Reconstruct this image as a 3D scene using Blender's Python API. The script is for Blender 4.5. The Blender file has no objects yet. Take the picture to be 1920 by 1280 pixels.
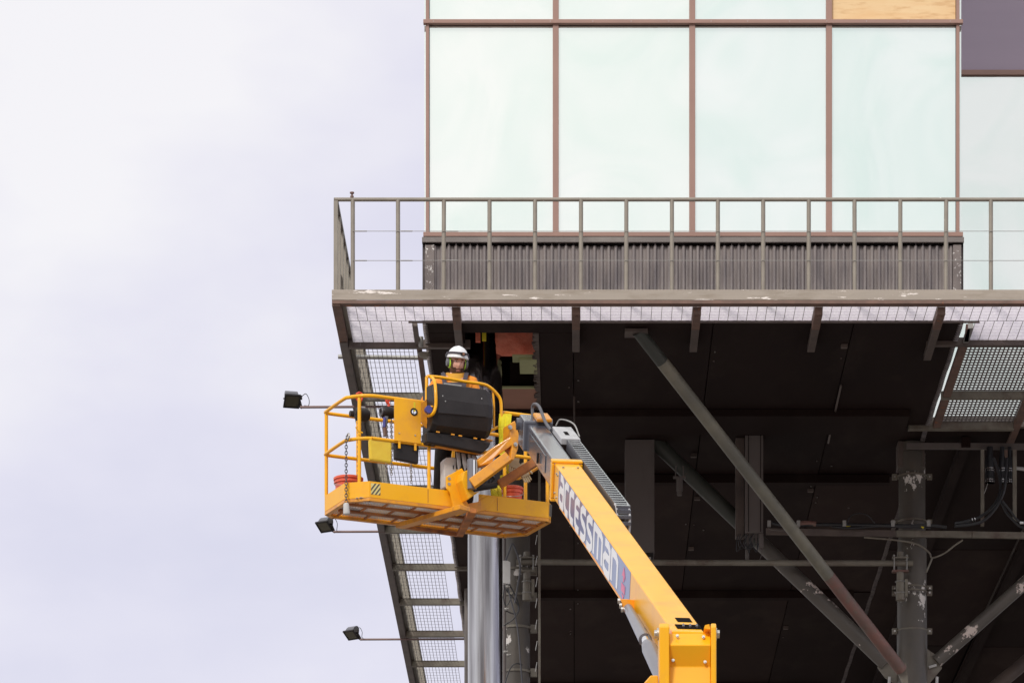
import bpy, bmesh, math, random
from mathutils import Vector, Matrix, noise
random.seed(7)
R = math.radians
F = 7200.0          # focal length in pixels of the 1920 px wide photograph
CX, CY = 1080.0, 2800.0   # point on the optical axis (the lens is shifted up)
EYE = 1.7
scene = bpy.context.scene
col = scene.collection

# ------------------------------------------------------------------ camera
cd = bpy.data.cameras.new('camera'); cam = bpy.data.objects.new('camera', cd); col.objects.link(cam)
cam.location = (0, 0, EYE); cam.rotation_euler = (R(90), 0, 0)
cd.sensor_width = 36; cd.lens = F / 1920 * 36
cd.shift_x = -(CX - 960) / 1920; cd.shift_y = (CY - 640) / 1920
cd.clip_start = 0.5; cd.clip_end = 3000
scene.camera = cam

# ------------------------------------------------------------------ world, sun
SUN = Vector((-0.38, -0.84, 0.76)).normalized()
world = bpy.data.worlds.new('World'); scene.world = world; world.use_nodes = True
nt = world.node_tree; N = nt.nodes; L = nt.links; N.clear()
def nn(tree, t, **kw):
    n = tree.nodes.new(t)
    for k, v in kw.items(): setattr(n, k, v)
    return n
out = nn(nt, 'ShaderNodeOutputWorld')
sky = nn(nt, 'ShaderNodeTexSky', sky_type='NISHITA', sun_disc=False)
sky.sun_elevation = math.asin(SUN.z); sky.sun_rotation = math.atan2(SUN.x, SUN.y)
bg1 = nn(nt, 'ShaderNodeBackground'); bg1.inputs[1].default_value = 0.08
L.new(sky.outputs[0], bg1.inputs[0])
tc = nn(nt, 'ShaderNodeTexCoord')
sep = nn(nt, 'ShaderNodeSeparateXYZ'); L.new(tc.outputs['Generated'], sep.inputs[0])
ns = nn(nt, 'ShaderNodeTexNoise'); ns.inputs['Scale'].default_value = 7.5; ns.inputs['Detail'].default_value = 5.0; ns.inputs['Roughness'].default_value = 0.5
mp = nn(nt, 'ShaderNodeMapping'); mp.inputs['Scale'].default_value = (1, 1, 1.9); mp.inputs['Location'].default_value = (0.35, 0.0, 0.2)
L.new(tc.outputs['Generated'], mp.inputs[0]); L.new(mp.outputs[0], ns.inputs['Vector'])
def mathn(tree, op, a, b=None, c=None, clamp=False):
    m = nn(tree, 'ShaderNodeMath', operation=op); m.use_clamp = clamp
    for i, v in enumerate((a, b, c)):
        if v is None: continue
        if isinstance(v, (int, float)): m.inputs[i].default_value = v
        else: tree.links.new(v, m.inputs[i])
    return m.outputs[0]
el = mathn(nt, 'MULTIPLY_ADD', sep.outputs['Z'], 4.4, -0.90)
xx = mathn(nt, 'MULTIPLY_ADD', sep.outputs['X'], -2.4, 0.0)
nz = mathn(nt, 'MULTIPLY_ADD', ns.outputs[0], 2.1, -1.10)
fac = mathn(nt, 'ADD', mathn(nt, 'ADD', el, xx), nz, clamp=False)
ramp = nn(nt, 'ShaderNodeValToRGB'); L.new(mathn(nt, 'ADD', fac, 0.05, clamp=True), ramp.inputs[0])
ramp.color_ramp.elements[0].color = (0.505, 0.50, 0.61, 1)
ramp.color_ramp.elements[1].color = (0.72, 0.705, 0.72, 1)
e = ramp.color_ramp.elements.new(0.5); e.color = (0.60, 0.585, 0.67, 1)
back = mathn(nt, 'MULTIPLY', mathn(nt, 'MULTIPLY_ADD', sep.outputs['Y'], -1.3, -0.1, clamp=True), 0.78)
mix = nn(nt, 'ShaderNodeMixRGB'); L.new(back, mix.inputs[0]); L.new(ramp.outputs[0], mix.inputs[1]); mix.inputs[2].default_value = (0.80, 0.79, 0.77, 1)
bg2 = nn(nt, 'ShaderNodeBackground'); L.new(mix.outputs[0], bg2.inputs[0]); bg2.inputs[1].default_value = 1.0
ms = nn(nt, 'ShaderNodeMixShader'); ms.inputs[0].default_value = 0.9
L.new(bg1.outputs[0], ms.inputs[1]); L.new(bg2.outputs[0], ms.inputs[2]); L.new(ms.outputs[0], out.inputs[0])
sl = bpy.data.lights.new('sun', 'SUN'); sl.energy = 1.5; sl.angle = R(12); sl.color = (1, 0.95, 0.88)
so = bpy.data.objects.new('sun', sl); col.objects.link(so)
so.rotation_euler = (-SUN).to_track_quat('-Z', 'Y').to_euler()
vs = scene.view_settings; vs.view_transform = 'Standard'; vs.look = 'None'; vs.exposure = 0.46; vs.gamma = 1.0; vs.use_curve_mapping = False
scene.cycles.max_bounces = 8; scene.cycles.diffuse_bounces = 4; scene.cycles.glossy_bounces = 4
scene.cycles.sample_clamp_indirect = 6
scene.cycles.use_denoising = True

# ------------------------------------------------------------------ placing helpers
def P(px, py, Y):                       # point seen at (px,py) at distance Y
    return Vector(((px - CX) / F * Y, Y, EYE + (CY - py) / F * Y))
def PZ(px, py, z):                      # point seen at (px,py) on the level z
    Y = (z - EYE) * F / (CY - py)
    return P(px, py, Y)
HS = EYE + 14.14                        # underside of building and walkway

# ------------------------------------------------------------------ materials
def material(name, c, rough=0.6, metal=0.0, c2=None, sc=4.0, amt=0.5, bump=0.0, bsc=30.0, chips=None, chip_sc=6.0, chip_at=0.66, coat=0.0, stretch=(1, 1, 1), spec=None, dirt=None, dirt_sc=1.5, rvar=0.0):
    m = bpy.data.materials.new(name); m.use_nodes = True
    t = m.node_tree; b = t.nodes['Principled BSDF']
    b.inputs['Roughness'].default_value = rough; b.inputs['Metallic'].default_value = metal
    if coat: b.inputs['Coat Weight'].default_value = coat; b.inputs['Coat Roughness'].default_value = 0.12
    if spec is not None: b.inputs['Specular IOR Level'].default_value = spec
    g = nn(t, 'ShaderNodeNewGeometry')
    mpn = nn(t, 'ShaderNodeMapping'); mpn.inputs['Scale'].default_value = stretch; t.links.new(g.outputs['Position'], mpn.inputs[0])
    n1 = nn(t, 'ShaderNodeTexNoise'); n1.inputs['Scale'].default_value = sc; n1.inputs['Detail'].default_value = 6; t.links.new(mpn.outputs[0], n1.inputs['Vector'])
    mx = nn(t, 'ShaderNodeMixRGB'); mx.inputs[1].default_value = (*c, 1)
    if c2 is None: c2 = tuple(v * 0.72 for v in c)
    mx.inputs[2].default_value = (*c2, 1)
    mr = nn(t, 'ShaderNodeMapRange'); mr.inputs[1].default_value = 0.35; mr.inputs[2].default_value = 0.7; mr.inputs[4].default_value = amt
    t.links.new(n1.outputs[0], mr.inputs[0]); t.links.new(mr.outputs[0], mx.inputs[0])
    last = mx.outputs[0]
    if dirt:
        n3 = nn(t, 'ShaderNodeTexNoise'); n3.inputs['Scale'].default_value = dirt_sc; n3.inputs['Detail'].default_value = 9; n3.inputs['Roughness'].default_value = 0.65
        t.links.new(mpn.outputs[0], n3.inputs['Vector'])
        r3 = nn(t, 'ShaderNodeMapRange'); r3.inputs[1].default_value = 0.5; r3.inputs[2].default_value = 0.68; t.links.new(n3.outputs[0], r3.inputs[0])
        m3 = nn(t, 'ShaderNodeMixRGB'); t.links.new(r3.outputs[0], m3.inputs[0]); t.links.new(last, m3.inputs[1]); m3.inputs[2].default_value = (*dirt, 1); last = m3.outputs[0]
    if chips:
        n2 = nn(t, 'ShaderNodeTexNoise'); n2.inputs['Scale'].default_value = chip_sc; n2.inputs['Detail'].default_value = 9; n2.inputs['Roughness'].default_value = 0.68
        t.links.new(mpn.outputs[0], n2.inputs['Vector'])
        r2 = nn(t, 'ShaderNodeMapRange'); r2.inputs[1].default_value = chip_at; r2.inputs[2].default_value = chip_at + 0.012
        t.links.new(n2.outputs[0], r2.inputs[0])
        m2 = nn(t, 'ShaderNodeMixRGB'); t.links.new(r2.outputs[0], m2.inputs[0]); t.links.new(last, m2.inputs[1]); m2.inputs[2].default_value = (*chips, 1); last = m2.outputs[0]
    t.links.new(last, b.inputs['Base Color'])
    if rvar:
        rr = nn(t, 'ShaderNodeMapRange'); rr.inputs[1].default_value = 0.3; rr.inputs[2].default_value = 0.7; rr.inputs[3].default_value = rough - rvar; rr.inputs[4].default_value = rough + rvar
        t.links.new(n1.outputs[0], rr.inputs[0]); t.links.new(rr.outputs[0], b.inputs['Roughness'])
    if bump:
        nb = nn(t, 'ShaderNodeTexNoise'); nb.inputs['Scale'].default_value = bsc; nb.inputs['Detail'].default_value = 5; t.links.new(mpn.outputs[0], nb.inputs['Vector'])
        bp = nn(t, 'ShaderNodeBump'); bp.inputs['Strength'].default_value = bump; bp.inputs['Distance'].default_value = 0.01
        t.links.new(nb.outputs[0], bp.inputs['Height']); t.links.new(bp.outputs[0], b.inputs['Normal'])
    return m
M = {}
M['bounce_cut_paving'] = material('dark_bounce_cut_paving', (0.07, 0.065, 0.06), 0.9, sc=0.4, bump=0.3)
M['ground'] = material('pale_paving', (0.27, 0.25, 0.235), 0.9, sc=0.4, bump=0.3)
M['frame'] = material('brown_window_frame', (0.36, 0.215, 0.175), 0.5, sc=2.5, c2=(0.30, 0.18, 0.15), amt=0.6, chips=(0.75, 0.7, 0.66), chip_sc=9, chip_at=0.79)
M['flashing'] = material('grey_flashing', (0.20, 0.175, 0.165), 0.45, sc=3, dirt=(0.28, 0.25, 0.23))
M['corrugated'] = material('grey_corrugated_sheet', (0.27, 0.235, 0.225), 0.5, sc=2.2, c2=(0.20, 0.175, 0.18), amt=0.9, stretch=(3, 3, 0.6), dirt=(0.17, 0.15, 0.155), dirt_sc=2.2)
M['trim_chipped'] = material('chipped_grey_trim', (0.22, 0.185, 0.175), 0.6, sc=6, chips=(0.8, 0.77, 0.74), chip_sc=22, chip_at=0.60)
M['rail'] = material('grey_green_railing_paint', (0.30, 0.265, 0.22), 0.45, sc=6, c2=(0.24, 0.21, 0.175), amt=0.8, chips=(0.8, 0.74, 0.66), chip_sc=14, chip_at=0.69)
M['edge'] = material('grey_beam_paint', (0.40, 0.345, 0.29), 0.5, sc=3, c2=(0.33, 0.285, 0.24), amt=0.8, chips=(0.9, 0.83, 0.78), chip_sc=4.5, chip_at=0.615, stretch=(0.5, 1, 3.0), dirt=(0.30, 0.25, 0.20), dirt_sc=4)
M['rust'] = material('rusty_brown_paint', (0.22, 0.13, 0.10), 0.7, sc=5, c2=(0.13, 0.085, 0.07), amt=0.9, chips=(0.35, 0.13, 0.06), chip_sc=5, chip_at=0.62, bump=0.2)
M['beam'] = material('dark_steel_beam_paint', (0.15, 0.115, 0.10), 0.5, sc=4, c2=(0.09, 0.07, 0.065), amt=0.9, chips=(0.42, 0.36, 0.30), chip_sc=5, chip_at=0.69)
M['beam_light'] = material('grey_steel_beam_paint', (0.26, 0.235, 0.19), 0.5, sc=4, c2=(0.17, 0.15, 0.125), amt=0.9, dirt=(0.14, 0.10, 0.08), dirt_sc=3)
M['galv'] = material('galvanised_steel', (0.42, 0.41, 0.39), 0.45, 0.5, sc=20, c2=(0.3, 0.29, 0.28))
M['grating'] = material('dull_grating_steel', (0.30, 0.27, 0.25), 0.55, 0.2, sc=10)
M['dark_grating'] = material('dark_grating_steel', (0.27, 0.24, 0.24), 0.6, 0.1, sc=10)
M['steel_paint'] = material('grey_green_column_paint', (0.145, 0.126, 0.106), 0.42, sc=1.6, c2=(0.085, 0.076, 0.068), amt=0.9, chips=(0.85, 0.80, 0.76), chip_sc=2.6, chip_at=0.60, dirt=(0.12, 0.10, 0.08), dirt_sc=5, stretch=(1.6, 1.6, 1))
M['brace'] = material('olive_grey_brace_paint', (0.25, 0.23, 0.175), 0.45, sc=1.5, c2=(0.13, 0.125, 0.105), amt=1.0, dirt=(0.17, 0.16, 0.13), dirt_sc=3)
M['brace_shaded'] = material('shade_toned_brace_paint', (0.05, 0.055, 0.048), 0.5, sc=3, c2=(0.09, 0.09, 0.075))  # shade near the soffit painted in as a darker tone
M['brace_red'] = material('faded_red_brace_paint', (0.235, 0.115, 0.095), 0.55, sc=5, c2=(0.16, 0.105, 0.09), amt=1.0, dirt=(0.17, 0.145, 0.12), dirt_sc=6)
M['brace_chip'] = material('chipped_grey_brace_paint', (0.13, 0.115, 0.10), 0.42, sc=1.5, c2=(0.085, 0.075, 0.07), chips=(0.78, 0.66, 0.60), chip_sc=3.2, chip_at=0.575, stretch=(1, 1, 1))
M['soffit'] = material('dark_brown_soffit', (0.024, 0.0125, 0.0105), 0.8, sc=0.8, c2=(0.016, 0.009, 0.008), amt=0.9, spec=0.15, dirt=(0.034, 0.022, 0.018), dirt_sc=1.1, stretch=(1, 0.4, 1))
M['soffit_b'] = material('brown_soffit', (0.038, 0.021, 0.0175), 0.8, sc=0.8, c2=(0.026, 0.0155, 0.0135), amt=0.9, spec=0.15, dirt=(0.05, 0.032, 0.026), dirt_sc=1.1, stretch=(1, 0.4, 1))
M['soffit_gap'] = material('black_gap', (0.008, 0.006, 0.006), 0.9, spec=0.05)
M['cabinet'] = material('grey_cabinet_paint', (0.165, 0.14, 0.132), 0.5, sc=2, c2=(0.13, 0.11, 0.104), dirt=(0.105, 0.09, 0.084), stretch=(1, 1, 0.3))
M['hose'] = material('black_rubber', (0.03, 0.03, 0.035), 0.35, sc=10)
M['black'] = material('black_plastic', (0.015, 0.012, 0.0125), 0.5, sc=5, c2=(0.022, 0.018, 0.018), amt=0.7, bump=0.15, bsc=60, dirt=(0.030, 0.025, 0.025), spec=0.35)
M['yellow'] = material('yellow_machine_paint', (0.97, 0.48, 0.006), 0.42, sc=2, c2=(0.93, 0.42, 0.005), amt=0.6, coat=0.2, spec=0.35, chips=(0.45, 0.33, 0.2), chip_sc=26, chip_at=0.73, dirt=(0.84, 0.38, 0.03), dirt_sc=2.5)
M['orange'] = material('orange_machine_paint', (0.86, 0.36, 0.012), 0.42, sc=4, c2=(0.66, 0.25, 0.02), amt=0.7, coat=0.3, dirt=(0.50, 0.20, 0.05), dirt_sc=6)
M['dirty_orange'] = material('dirty_orange_paint', (0.55, 0.19, 0.035), 0.6, sc=6, c2=(0.28, 0.10, 0.04), amt=1.0, dirt=(0.20, 0.08, 0.04), dirt_sc=5, bump=0.2)
M['boom_grey'] = material('grey_boom_paint', (0.10, 0.105, 0.135), 0.25, sc=4, c2=(0.075, 0.08, 0.10), coat=0.6, dirt=(0.14, 0.14, 0.165))
M['boom_pale'] = material('pale_grey_paint', (0.50, 0.50, 0.52), 0.4, sc=5)
M['chain_carrier'] = material('dark_grey_cable_carrier', (0.10, 0.10, 0.115), 0.45)
M['sticker_blue'] = material('blue_vinyl', (0.04, 0.10, 0.33), 0.3, sc=5, c2=(0.05, 0.09, 0.24), coat=0.25)
M['white_vinyl'] = material('white_vinyl', (0.86, 0.86, 0.88), 0.4, sc=5, c2=(0.8, 0.8, 0.84))
M['magenta'] = material('magenta_vinyl', (0.75, 0.12, 0.28), 0.4)
M['chrome'] = material('polished_chrome', (0.80, 0.80, 0.82), 0.12, 1.0, sc=5, c2=(0.75, 0.75, 0.78))
M['cyl_grey'] = material('grey_cylinder_paint', (0.17, 0.17, 0.20), 0.35, sc=6, coat=0.3)
M['mirror_column'] = material('stainless_painted_reflections', (0.60, 0.59, 0.61), 0.14, 1.0, sc=2.0, c2=(0.09, 0.08, 0.085), amt=1.0, bump=0.8, bsc=2.2, stretch=(3.2, 3.2, 0.16), rvar=0.06)  # dark vertical streaks in the colour stand in for reflections
M['bolt'] = material('zinc_bolt', (0.55, 0.53, 0.50), 0.35, 0.8)
M['redhook'] = material('red_hook_paint', (0.72, 0.07, 0.03), 0.4)
M['bucket'] = material('orange_red_bucket_plastic', (0.80, 0.13, 0.06), 0.35, sc=8, c2=(0.7, 0.11, 0.05))
M['pouch'] = material('yellow_plastic_pouch', (0.80, 0.56, 0.04), 0.28, sc=9, c2=(0.75, 0.45, 0.03), bump=0.5, bsc=14)
M['strap'] = material('yellow_webbing', (0.82, 0.66, 0.03), 0.7, sc=30)
M['beige'] = material('beige_leather', (0.48, 0.38, 0.24), 0.8, sc=12, bump=0.4)
M['rag'] = material('grey_fabric_bellows', (0.36, 0.34, 0.34), 0.7, sc=12, bump=0.4)
M['blue'] = material('blue_plastic', (0.06, 0.07, 0.34), 0.4)
M['cover_grey'] = material('pale_grey_plastic_cover', (0.60, 0.56, 0.53), 0.5, sc=6)
M['hazard_y'] = material('hazard_yellow_film', (0.82, 0.70, 0.28), 0.4)
M['hazard_k'] = material('hazard_grey_film', (0.10, 0.09, 0.08), 0.4)
M['concrete'] = material('pale_concrete', (0.40, 0.37, 0.35), 0.9, sc=2, bump=0.3)
M['pink'] = material('pink_insulation_wool', (0.95, 0.30, 0.20), 0.95, sc=8, c2=(0.80, 0.17, 0.10), amt=0.9, bump=0.8, bsc=25)
M['greenboard'] = material('green_board', (0.46, 0.47, 0.25), 0.9, sc=3)
M['brownboard'] = material('brown_plywood', (0.40, 0.20, 0.14), 0.8, sc=3, stretch=(1, 1, 6))
M['timber'] = material('pine_plywood', (0.85, 0.62, 0.35), 0.7, sc=3, c2=(0.80, 0.53, 0.27), amt=0.9, stretch=(0.8, 1, 5), dirt=(0.68, 0.42, 0.20), dirt_sc=4)
M['lilac_panel'] = material('mauve_grey_panel', (0.42, 0.335, 0.42), 0.35, sc=1.5, c2=(0.37, 0.30, 0.38), stretch=(0.4, 1, 3))
M['white'] = material('white_helmet_plastic', (0.84, 0.84, 0.86), 0.3, sc=6, c2=(0.8, 0.8, 0.82))
M['hivis_green'] = material('hi_vis_green_plastic', (0.48, 0.85, 0.03), 0.4)
M['hivis'] = material('hi_vis_orange_fabric', (0.84, 0.25, 0.02), 0.8, sc=18, c2=(0.80, 0.33, 0.03), amt=0.8, bump=0.5)
M['hivis_yellow'] = material('yellow_fabric', (0.92, 0.48, 0.06), 0.8, sc=12, c2=(0.85, 0.38, 0.05), bump=0.4)
M['grey_fabric'] = material('dark_grey_harness_webbing', (0.07, 0.06, 0.08), 0.8)
M['trousers'] = material('black_work_fabric', (0.022, 0.020, 0.022), 0.85, sc=10, c2=(0.035, 0.03, 0.032), bump=0.6, bsc=18)
M['skin'] = material('skin', (0.72, 0.39, 0.29), 0.5, sc=14, c2=(0.64, 0.29, 0.21), amt=0.6)
M['beard'] = material('brown_beard_hair', (0.075, 0.035, 0.02), 0.9, sc=60, c2=(0.14, 0.065, 0.035), amt=0.9, bump=1.0, bsc=140)
M['eye'] = material('dark_eye', (0.03, 0.02, 0.02), 0.2)
M['lip'] = material('lips', (0.45, 0.15, 0.12), 0.5)
M['lens_glass'] = material('dark_lamp_glass', (0.10, 0.09, 0.06), 0.15, sc=20)
M['lamp_grey'] = material('grey_lamp_housing', (0.12, 0.12, 0.14), 0.45, sc=20, c2=(0.16, 0.16, 0.18))
M['rod'] = material('brown_tube_paint', (0.26, 0.175, 0.165), 0.5, sc=6)
M['junction'] = material('white_enclosure', (0.68, 0.67, 0.66), 0.5)
M['sling'] = material('yellow_sling', (0.85, 0.72, 0.02), 0.75, sc=14, bump=0.5)
# mirror-coated glazing: reflects the sky behind the camera
def glass_mat(name, tint, wob=0.02):
    m = bpy.data.materials.new(name); m.use_nodes = True; t = m.node_tree; b = t.nodes['Principled BSDF']
    b.inputs['Metallic'].default_value = 0.75; b.inputs['Roughness'].default_value = 0.07
    g = nn(t, 'ShaderNodeNewGeometry'); n1 = nn(t, 'ShaderNodeTexNoise'); n1.inputs['Scale'].default_value = 0.7; n1.inputs['Detail'].default_value = 3
    t.links.new(g.outputs['Position'], n1.inputs['Vector'])
    mx = nn(t, 'ShaderNodeMixRGB'); mx.inputs[1].default_value = (*tint, 1); mx.inputs[2].default_value = (tint[0] * 0.89, tint[1] * 0.955, tint[2] * 0.935, 1)  # tint noise paints soft cloud reflections into the glass
    n1.inputs['Distortion'].default_value = 1.2; mr = nn(t, 'ShaderNodeMapRange'); mr.inputs[1].default_value = 0.36; mr.inputs[2].default_value = 0.66; t.links.new(n1.outputs[0], mr.inputs[0])
    t.links.new(mr.outputs[0], mx.inputs[0]); t.links.new(mx.outputs[0], b.inputs['Base Color'])
    bp = nn(t, 'ShaderNodeBump'); bp.inputs['Strength'].default_value = 0.25; bp.inputs['Distance'].default_value = wob
    t.links.new(n1.outputs[0], bp.inputs['Height']); t.links.new(bp.outputs[0], b.inputs['Normal'])
    return m
M['glass'] = glass_mat('mirror_glass', (0.91, 0.945, 0.91))
M['glass_green'] = glass_mat('mirror_glass_green', (0.84, 0.905, 0.875))
M['glass_mid'] = glass_mat('mirror_glass_mid', (0.87, 0.92, 0.895))
# milky anti-slip sheet on the grating
m = bpy.data.materials.new('milky_sheet'); m.use_nodes = True; t = m.node_tree; t.nodes.clear()
o_ = nn(t, 'ShaderNodeOutputMaterial'); tr = nn(t, 'ShaderNodeBsdfTranslucent'); df = nn(t, 'ShaderNodeBsdfDiffuse'); mxs = nn(t, 'ShaderNodeMixShader')
g = nn(t, 'ShaderNodeNewGeometry'); n1 = nn(t, 'ShaderNodeTexNoise'); n1.inputs['Scale'].default_value = 34; n1.inputs['Detail'].default_value = 3; t.links.new(g.outputs['Position'], n1.inputs['Vector'])
cr = nn(t, 'ShaderNodeValToRGB'); cr.color_ramp.elements[0].position = 0.35; cr.color_ramp.elements[1].position = 0.62
cr.color_ramp.elements[0].color = (0.86, 0.82, 0.88, 1); cr.color_ramp.elements[1].color = (0.98, 0.96, 0.98, 1)
t.links.new(n1.outputs[0], cr.inputs[0]); t.links.new(cr.outputs[0], tr.inputs[0]); t.links.new(cr.outputs[0], df.inputs[0])
mxs.inputs[0].default_value = 0.05; t.links.new(tr.outputs[0], mxs.inputs[1]); t.links.new(df.outputs[0], mxs.inputs[2]); t.links.new(mxs.outputs[0], o_.inputs[0])
M['milky'] = m

# ------------------------------------------------------------------ mesh builder
def frame_of(d, up=Vector((0, 0, 1))):
    d = d.normalized()
    if abs(d.dot(up)) > 0.97: up = Vector((0, 1, 0)) if abs(d.y) < 0.9 else Vector((1, 0, 0))
    s = d.cross(up).normalized(); u = s.cross(d).normalized()
    return d, s, u
class MB:
    def __init__(self): self.v = []; self.f = []
    def add(self, vs, fs):
        o = len(self.v); self.v += [Vector(p) for p in vs]; self.f += [[i + o for i in f] for f in fs]; return self
    def hexa(self, p):     # 8 corners: bottom loop then top loop
        return self.add(p, [(0, 3, 2, 1), (4, 5, 6, 7), (0, 1, 5, 4), (1, 2, 6, 5), (2, 3, 7, 6), (3, 0, 4, 7)])
    def box(self, a, b):
        (x0, y0, z0), (x1, y1, z1) = a, b
        return self.hexa([(x0, y0, z0), (x1, y0, z0), (x1, y1, z0), (x0, y1, z0), (x0, y0, z1), (x1, y0, z1), (x1, y1, z1), (x0, y1, z1)])
    def bar(self, p, q, w, h, up=Vector((0, 0, 1)), w2=None, h2=None):
        p, q = Vector(p), Vector(q); d, s, u = frame_of(q - p, up)
        w2 = w if w2 is None else w2; h2 = h if h2 is None else h2
        def ring(c, w, h): return [c - s * w / 2 - u * h / 2, c + s * w / 2 - u * h / 2, c + s * w / 2 + u * h / 2, c - s * w / 2 + u * h / 2]
        return self.hexa(ring(p, w, h) + ring(q, w2, h2))
    def tube(self, p, q, r, n=12, r2=None, cap=True):
        return self.path([p, q], [r, r if r2 is None else r2], n, cap)
    def path(self, pts, r, n=8, cap=True):
        pts = [Vector(p) for p in pts]; k = len(pts)
        rs = r if isinstance(r, (list, tuple)) else [r] * k
        vs = []; fs = []; prev = None
        for i, p in enumerate(pts):
            d = (pts[min(i + 1, k - 1)] - pts[max(i - 1, 0)])
            if d.length < 1e-9: d = Vector((0, 0, 1))
            d.normalize()
            if prev is None: _, s, u = frame_of(d)
            else:
                s = (prev - d * prev.dot(d)).normalized(); u = s.cross(d)
            prev = s
            for j in range(n):
                a = 2 * math.pi * j / n
                vs.append(p + (s * math.cos(a) + u * math.sin(a)) * rs[i])
        for i in range(k - 1):
            for j in range(n):
                a, b = i * n + j, i * n + (j + 1) % n
                fs.append((a, b, b + n, a + n))
        if cap: fs.append(tuple(reversed(range(n)))); fs.append(tuple((k - 1) * n + j for j in range(n)))
        return self.add(vs, fs)
    def prism(self, poly, ext):     # planar polygon pushed along ext
        ext = Vector(ext); n = len(poly); vs = [Vector(p) for p in poly]; vs += [p + ext for p in vs]
        fs = [tuple(range(n)), tuple(reversed(range(n, 2 * n)))] + [(i, (i + n), (i + 1) % n + n, (i + 1) % n) for i in range(n)]
        return self.add(vs, fs)
    def lathe(self, base, axis, prof, n=20):      # prof: list of (distance along axis, radius)
        base = Vector(base); d, s, u = frame_of(Vector(axis)); vs = []; fs = []
        for h, r in prof:
            for j in range(n):
                a = 2 * math.pi * j / n; vs.append(base + d * h + (s * math.cos(a) + u * math.sin(a)) * r)
        k = len(prof)
        for i in range(k - 1):
            for j in range(n):
                a, b = i * n + j, i * n + (j + 1) % n; fs.append((a, b, b + n, a + n))
        fs.append(tuple(reversed(range(n)))); fs.append(tuple((k - 1) * n + j for j in range(n)))
        return self.add(vs, fs)
    def ring(self, c, ax, R1, r, n=14, m=5, sx=1.0, sdir=None):   # torus, optionally stretched along sdir
        c = Vector(c); d, s, u = frame_of(Vector(ax))
        if sdir is not None:
            u = Vector(sdir).normalized(); s = u.cross(d).normalized()
        pts = []
        vs = []; fs = []
        for i in range(n):
            a = 2 * math.pi * i / n; rad = s * math.cos(a) + u * math.sin(a) * sx
            rn = (s * math.cos(a) + u * math.sin(a)).normalized(); cc = c + rad * R1
            for j in range(m):
                b = 2 * math.pi * j / m; vs.append(cc + rn * r * math.cos(b) + d * r * math.sin(b))
        for i in range(n):
            for j in range(m):
                fs.append((i * m + j, ((i + 1) % n) * m + j, ((i + 1) % n) * m + (j + 1) % m, i * m + (j + 1) % m))
        return self.add(vs, fs)
    def build(self, name, mat, parent=None, smooth=False, bevel=0.0, kind=None, label=None, origin=None):
        if origin is None: origin = wloc(parent) if parent is not None else Vector((0, 0, 0))
        me = bpy.data.meshes.new(name); me.from_pydata([tuple(p - origin) for p in self.v], [], self.f); me.validate()
        bm = bmesh.new(); bm.from_mesh(me); bmesh.ops.recalc_face_normals(bm, faces=bm.faces); bm.to_mesh(me); bm.free()
        mm = mat if isinstance(mat, bpy.types.Material) else M[mat]
        me.materials.append(mm)
        ob = bpy.data.objects.new(name, me); col.objects.link(ob)
        if parent is not None:
            ob.parent = parent; ob.location = origin - wloc(parent)
        else: ob.location = origin
        if smooth:
            me.polygons.foreach_set('use_smooth', [True] * len(me.polygons))
            try: me.set_sharp_from_angle(angle=R(40))
            except Exception: pass
        if bevel:
            b = ob.modifiers.new('bevel', 'BEVEL'); b.width = bevel; b.segments = 2; b.limit_method = 'ANGLE'; b.angle_limit = R(40)
        if kind: ob['kind'] = kind
        if label: ob['label'] = label
        return ob
def wloc(o):
    v = Vector((0, 0, 0))
    while o is not None: v += o.location; o = o.parent
    return v
def thing(name, loc, label, cat, group=None):
    o = bpy.data.objects.new(name, None); col.objects.link(o); o.location = loc; o.empty_display_size = 0.2
    o['label'] = label; o['category'] = cat
    if group: o['group'] = group
    return o
def tag(o, label, cat, group=None):
    o['label'] = label; o['category'] = cat
    if group: o['group'] = group
    return o
def dup(o, dloc, parent=None):
    c = o.copy(); col.objects.link(c)
    if parent is not None: c.parent = parent
    c.location = o.location + Vector(dloc); return c
def smooth_path(pts, k=6):
    pts = [Vector(p) for p in pts]; out = []
    q = [pts[0] * 2 - pts[1]] + pts + [pts[-1] * 2 - pts[-2]]
    for i in range(1, len(q) - 2):
        a, b, c, d = q[i - 1:i + 3]
        for j in range(k):
            t = j / k
            out.append(0.5 * ((2 * b) + (c - a) * t + (2 * a - 5 * b + 4 * c - d) * t * t + (3 * b - a - 3 * c + d) * t ** 3))
    out.append(pts[-1]); return out

# ================================================================== SETTING
g = MB(); g.box((-600, -300, -0.5), (600, 900, 0.0)); g.build('ground', 'ground', kind='structure')
MB().box((-3.4, 45.0, -0.4), (30, 95, 0.004)).build('bounce_cut_slab', 'bounce_cut_paving', kind='structure')  # unseen dark slab added under the building to cut bounce light

# unseen terrace added behind the camera to block low skylight
ob_ = thing('skylight_blocker', (0, -62, 0), 'long plain block behind the viewpoint, added to block low skylight', 'building')
for k in range(9):
    x0_ = -150 + k * 33; h_ = (31, 36, 33, 38, 34, 31, 37, 33, 35)[k]
    w_ = MB().box((x0_, -76, 0), (x0_ + 32.8, -60, h_)).build('wall', ['cover_grey', 'brownboard', 'cabinet'][k % 3], ob_)  # wall of the added skylight blocker
    wm = MB().box((0, -0.02, 0), (1.5, 0.05, 2.0)).build('blocker_window', 'lens_glass', ob_, origin=Vector((0, 0, 0)))
    wm.location = Vector((x0_ + 2, -60.0, 3)) - wloc(ob_)
    for j in range(7):
        for i in range(8):
            if i or j: dup(wm, (i * 3.9, 0, j * 4.0))
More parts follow.
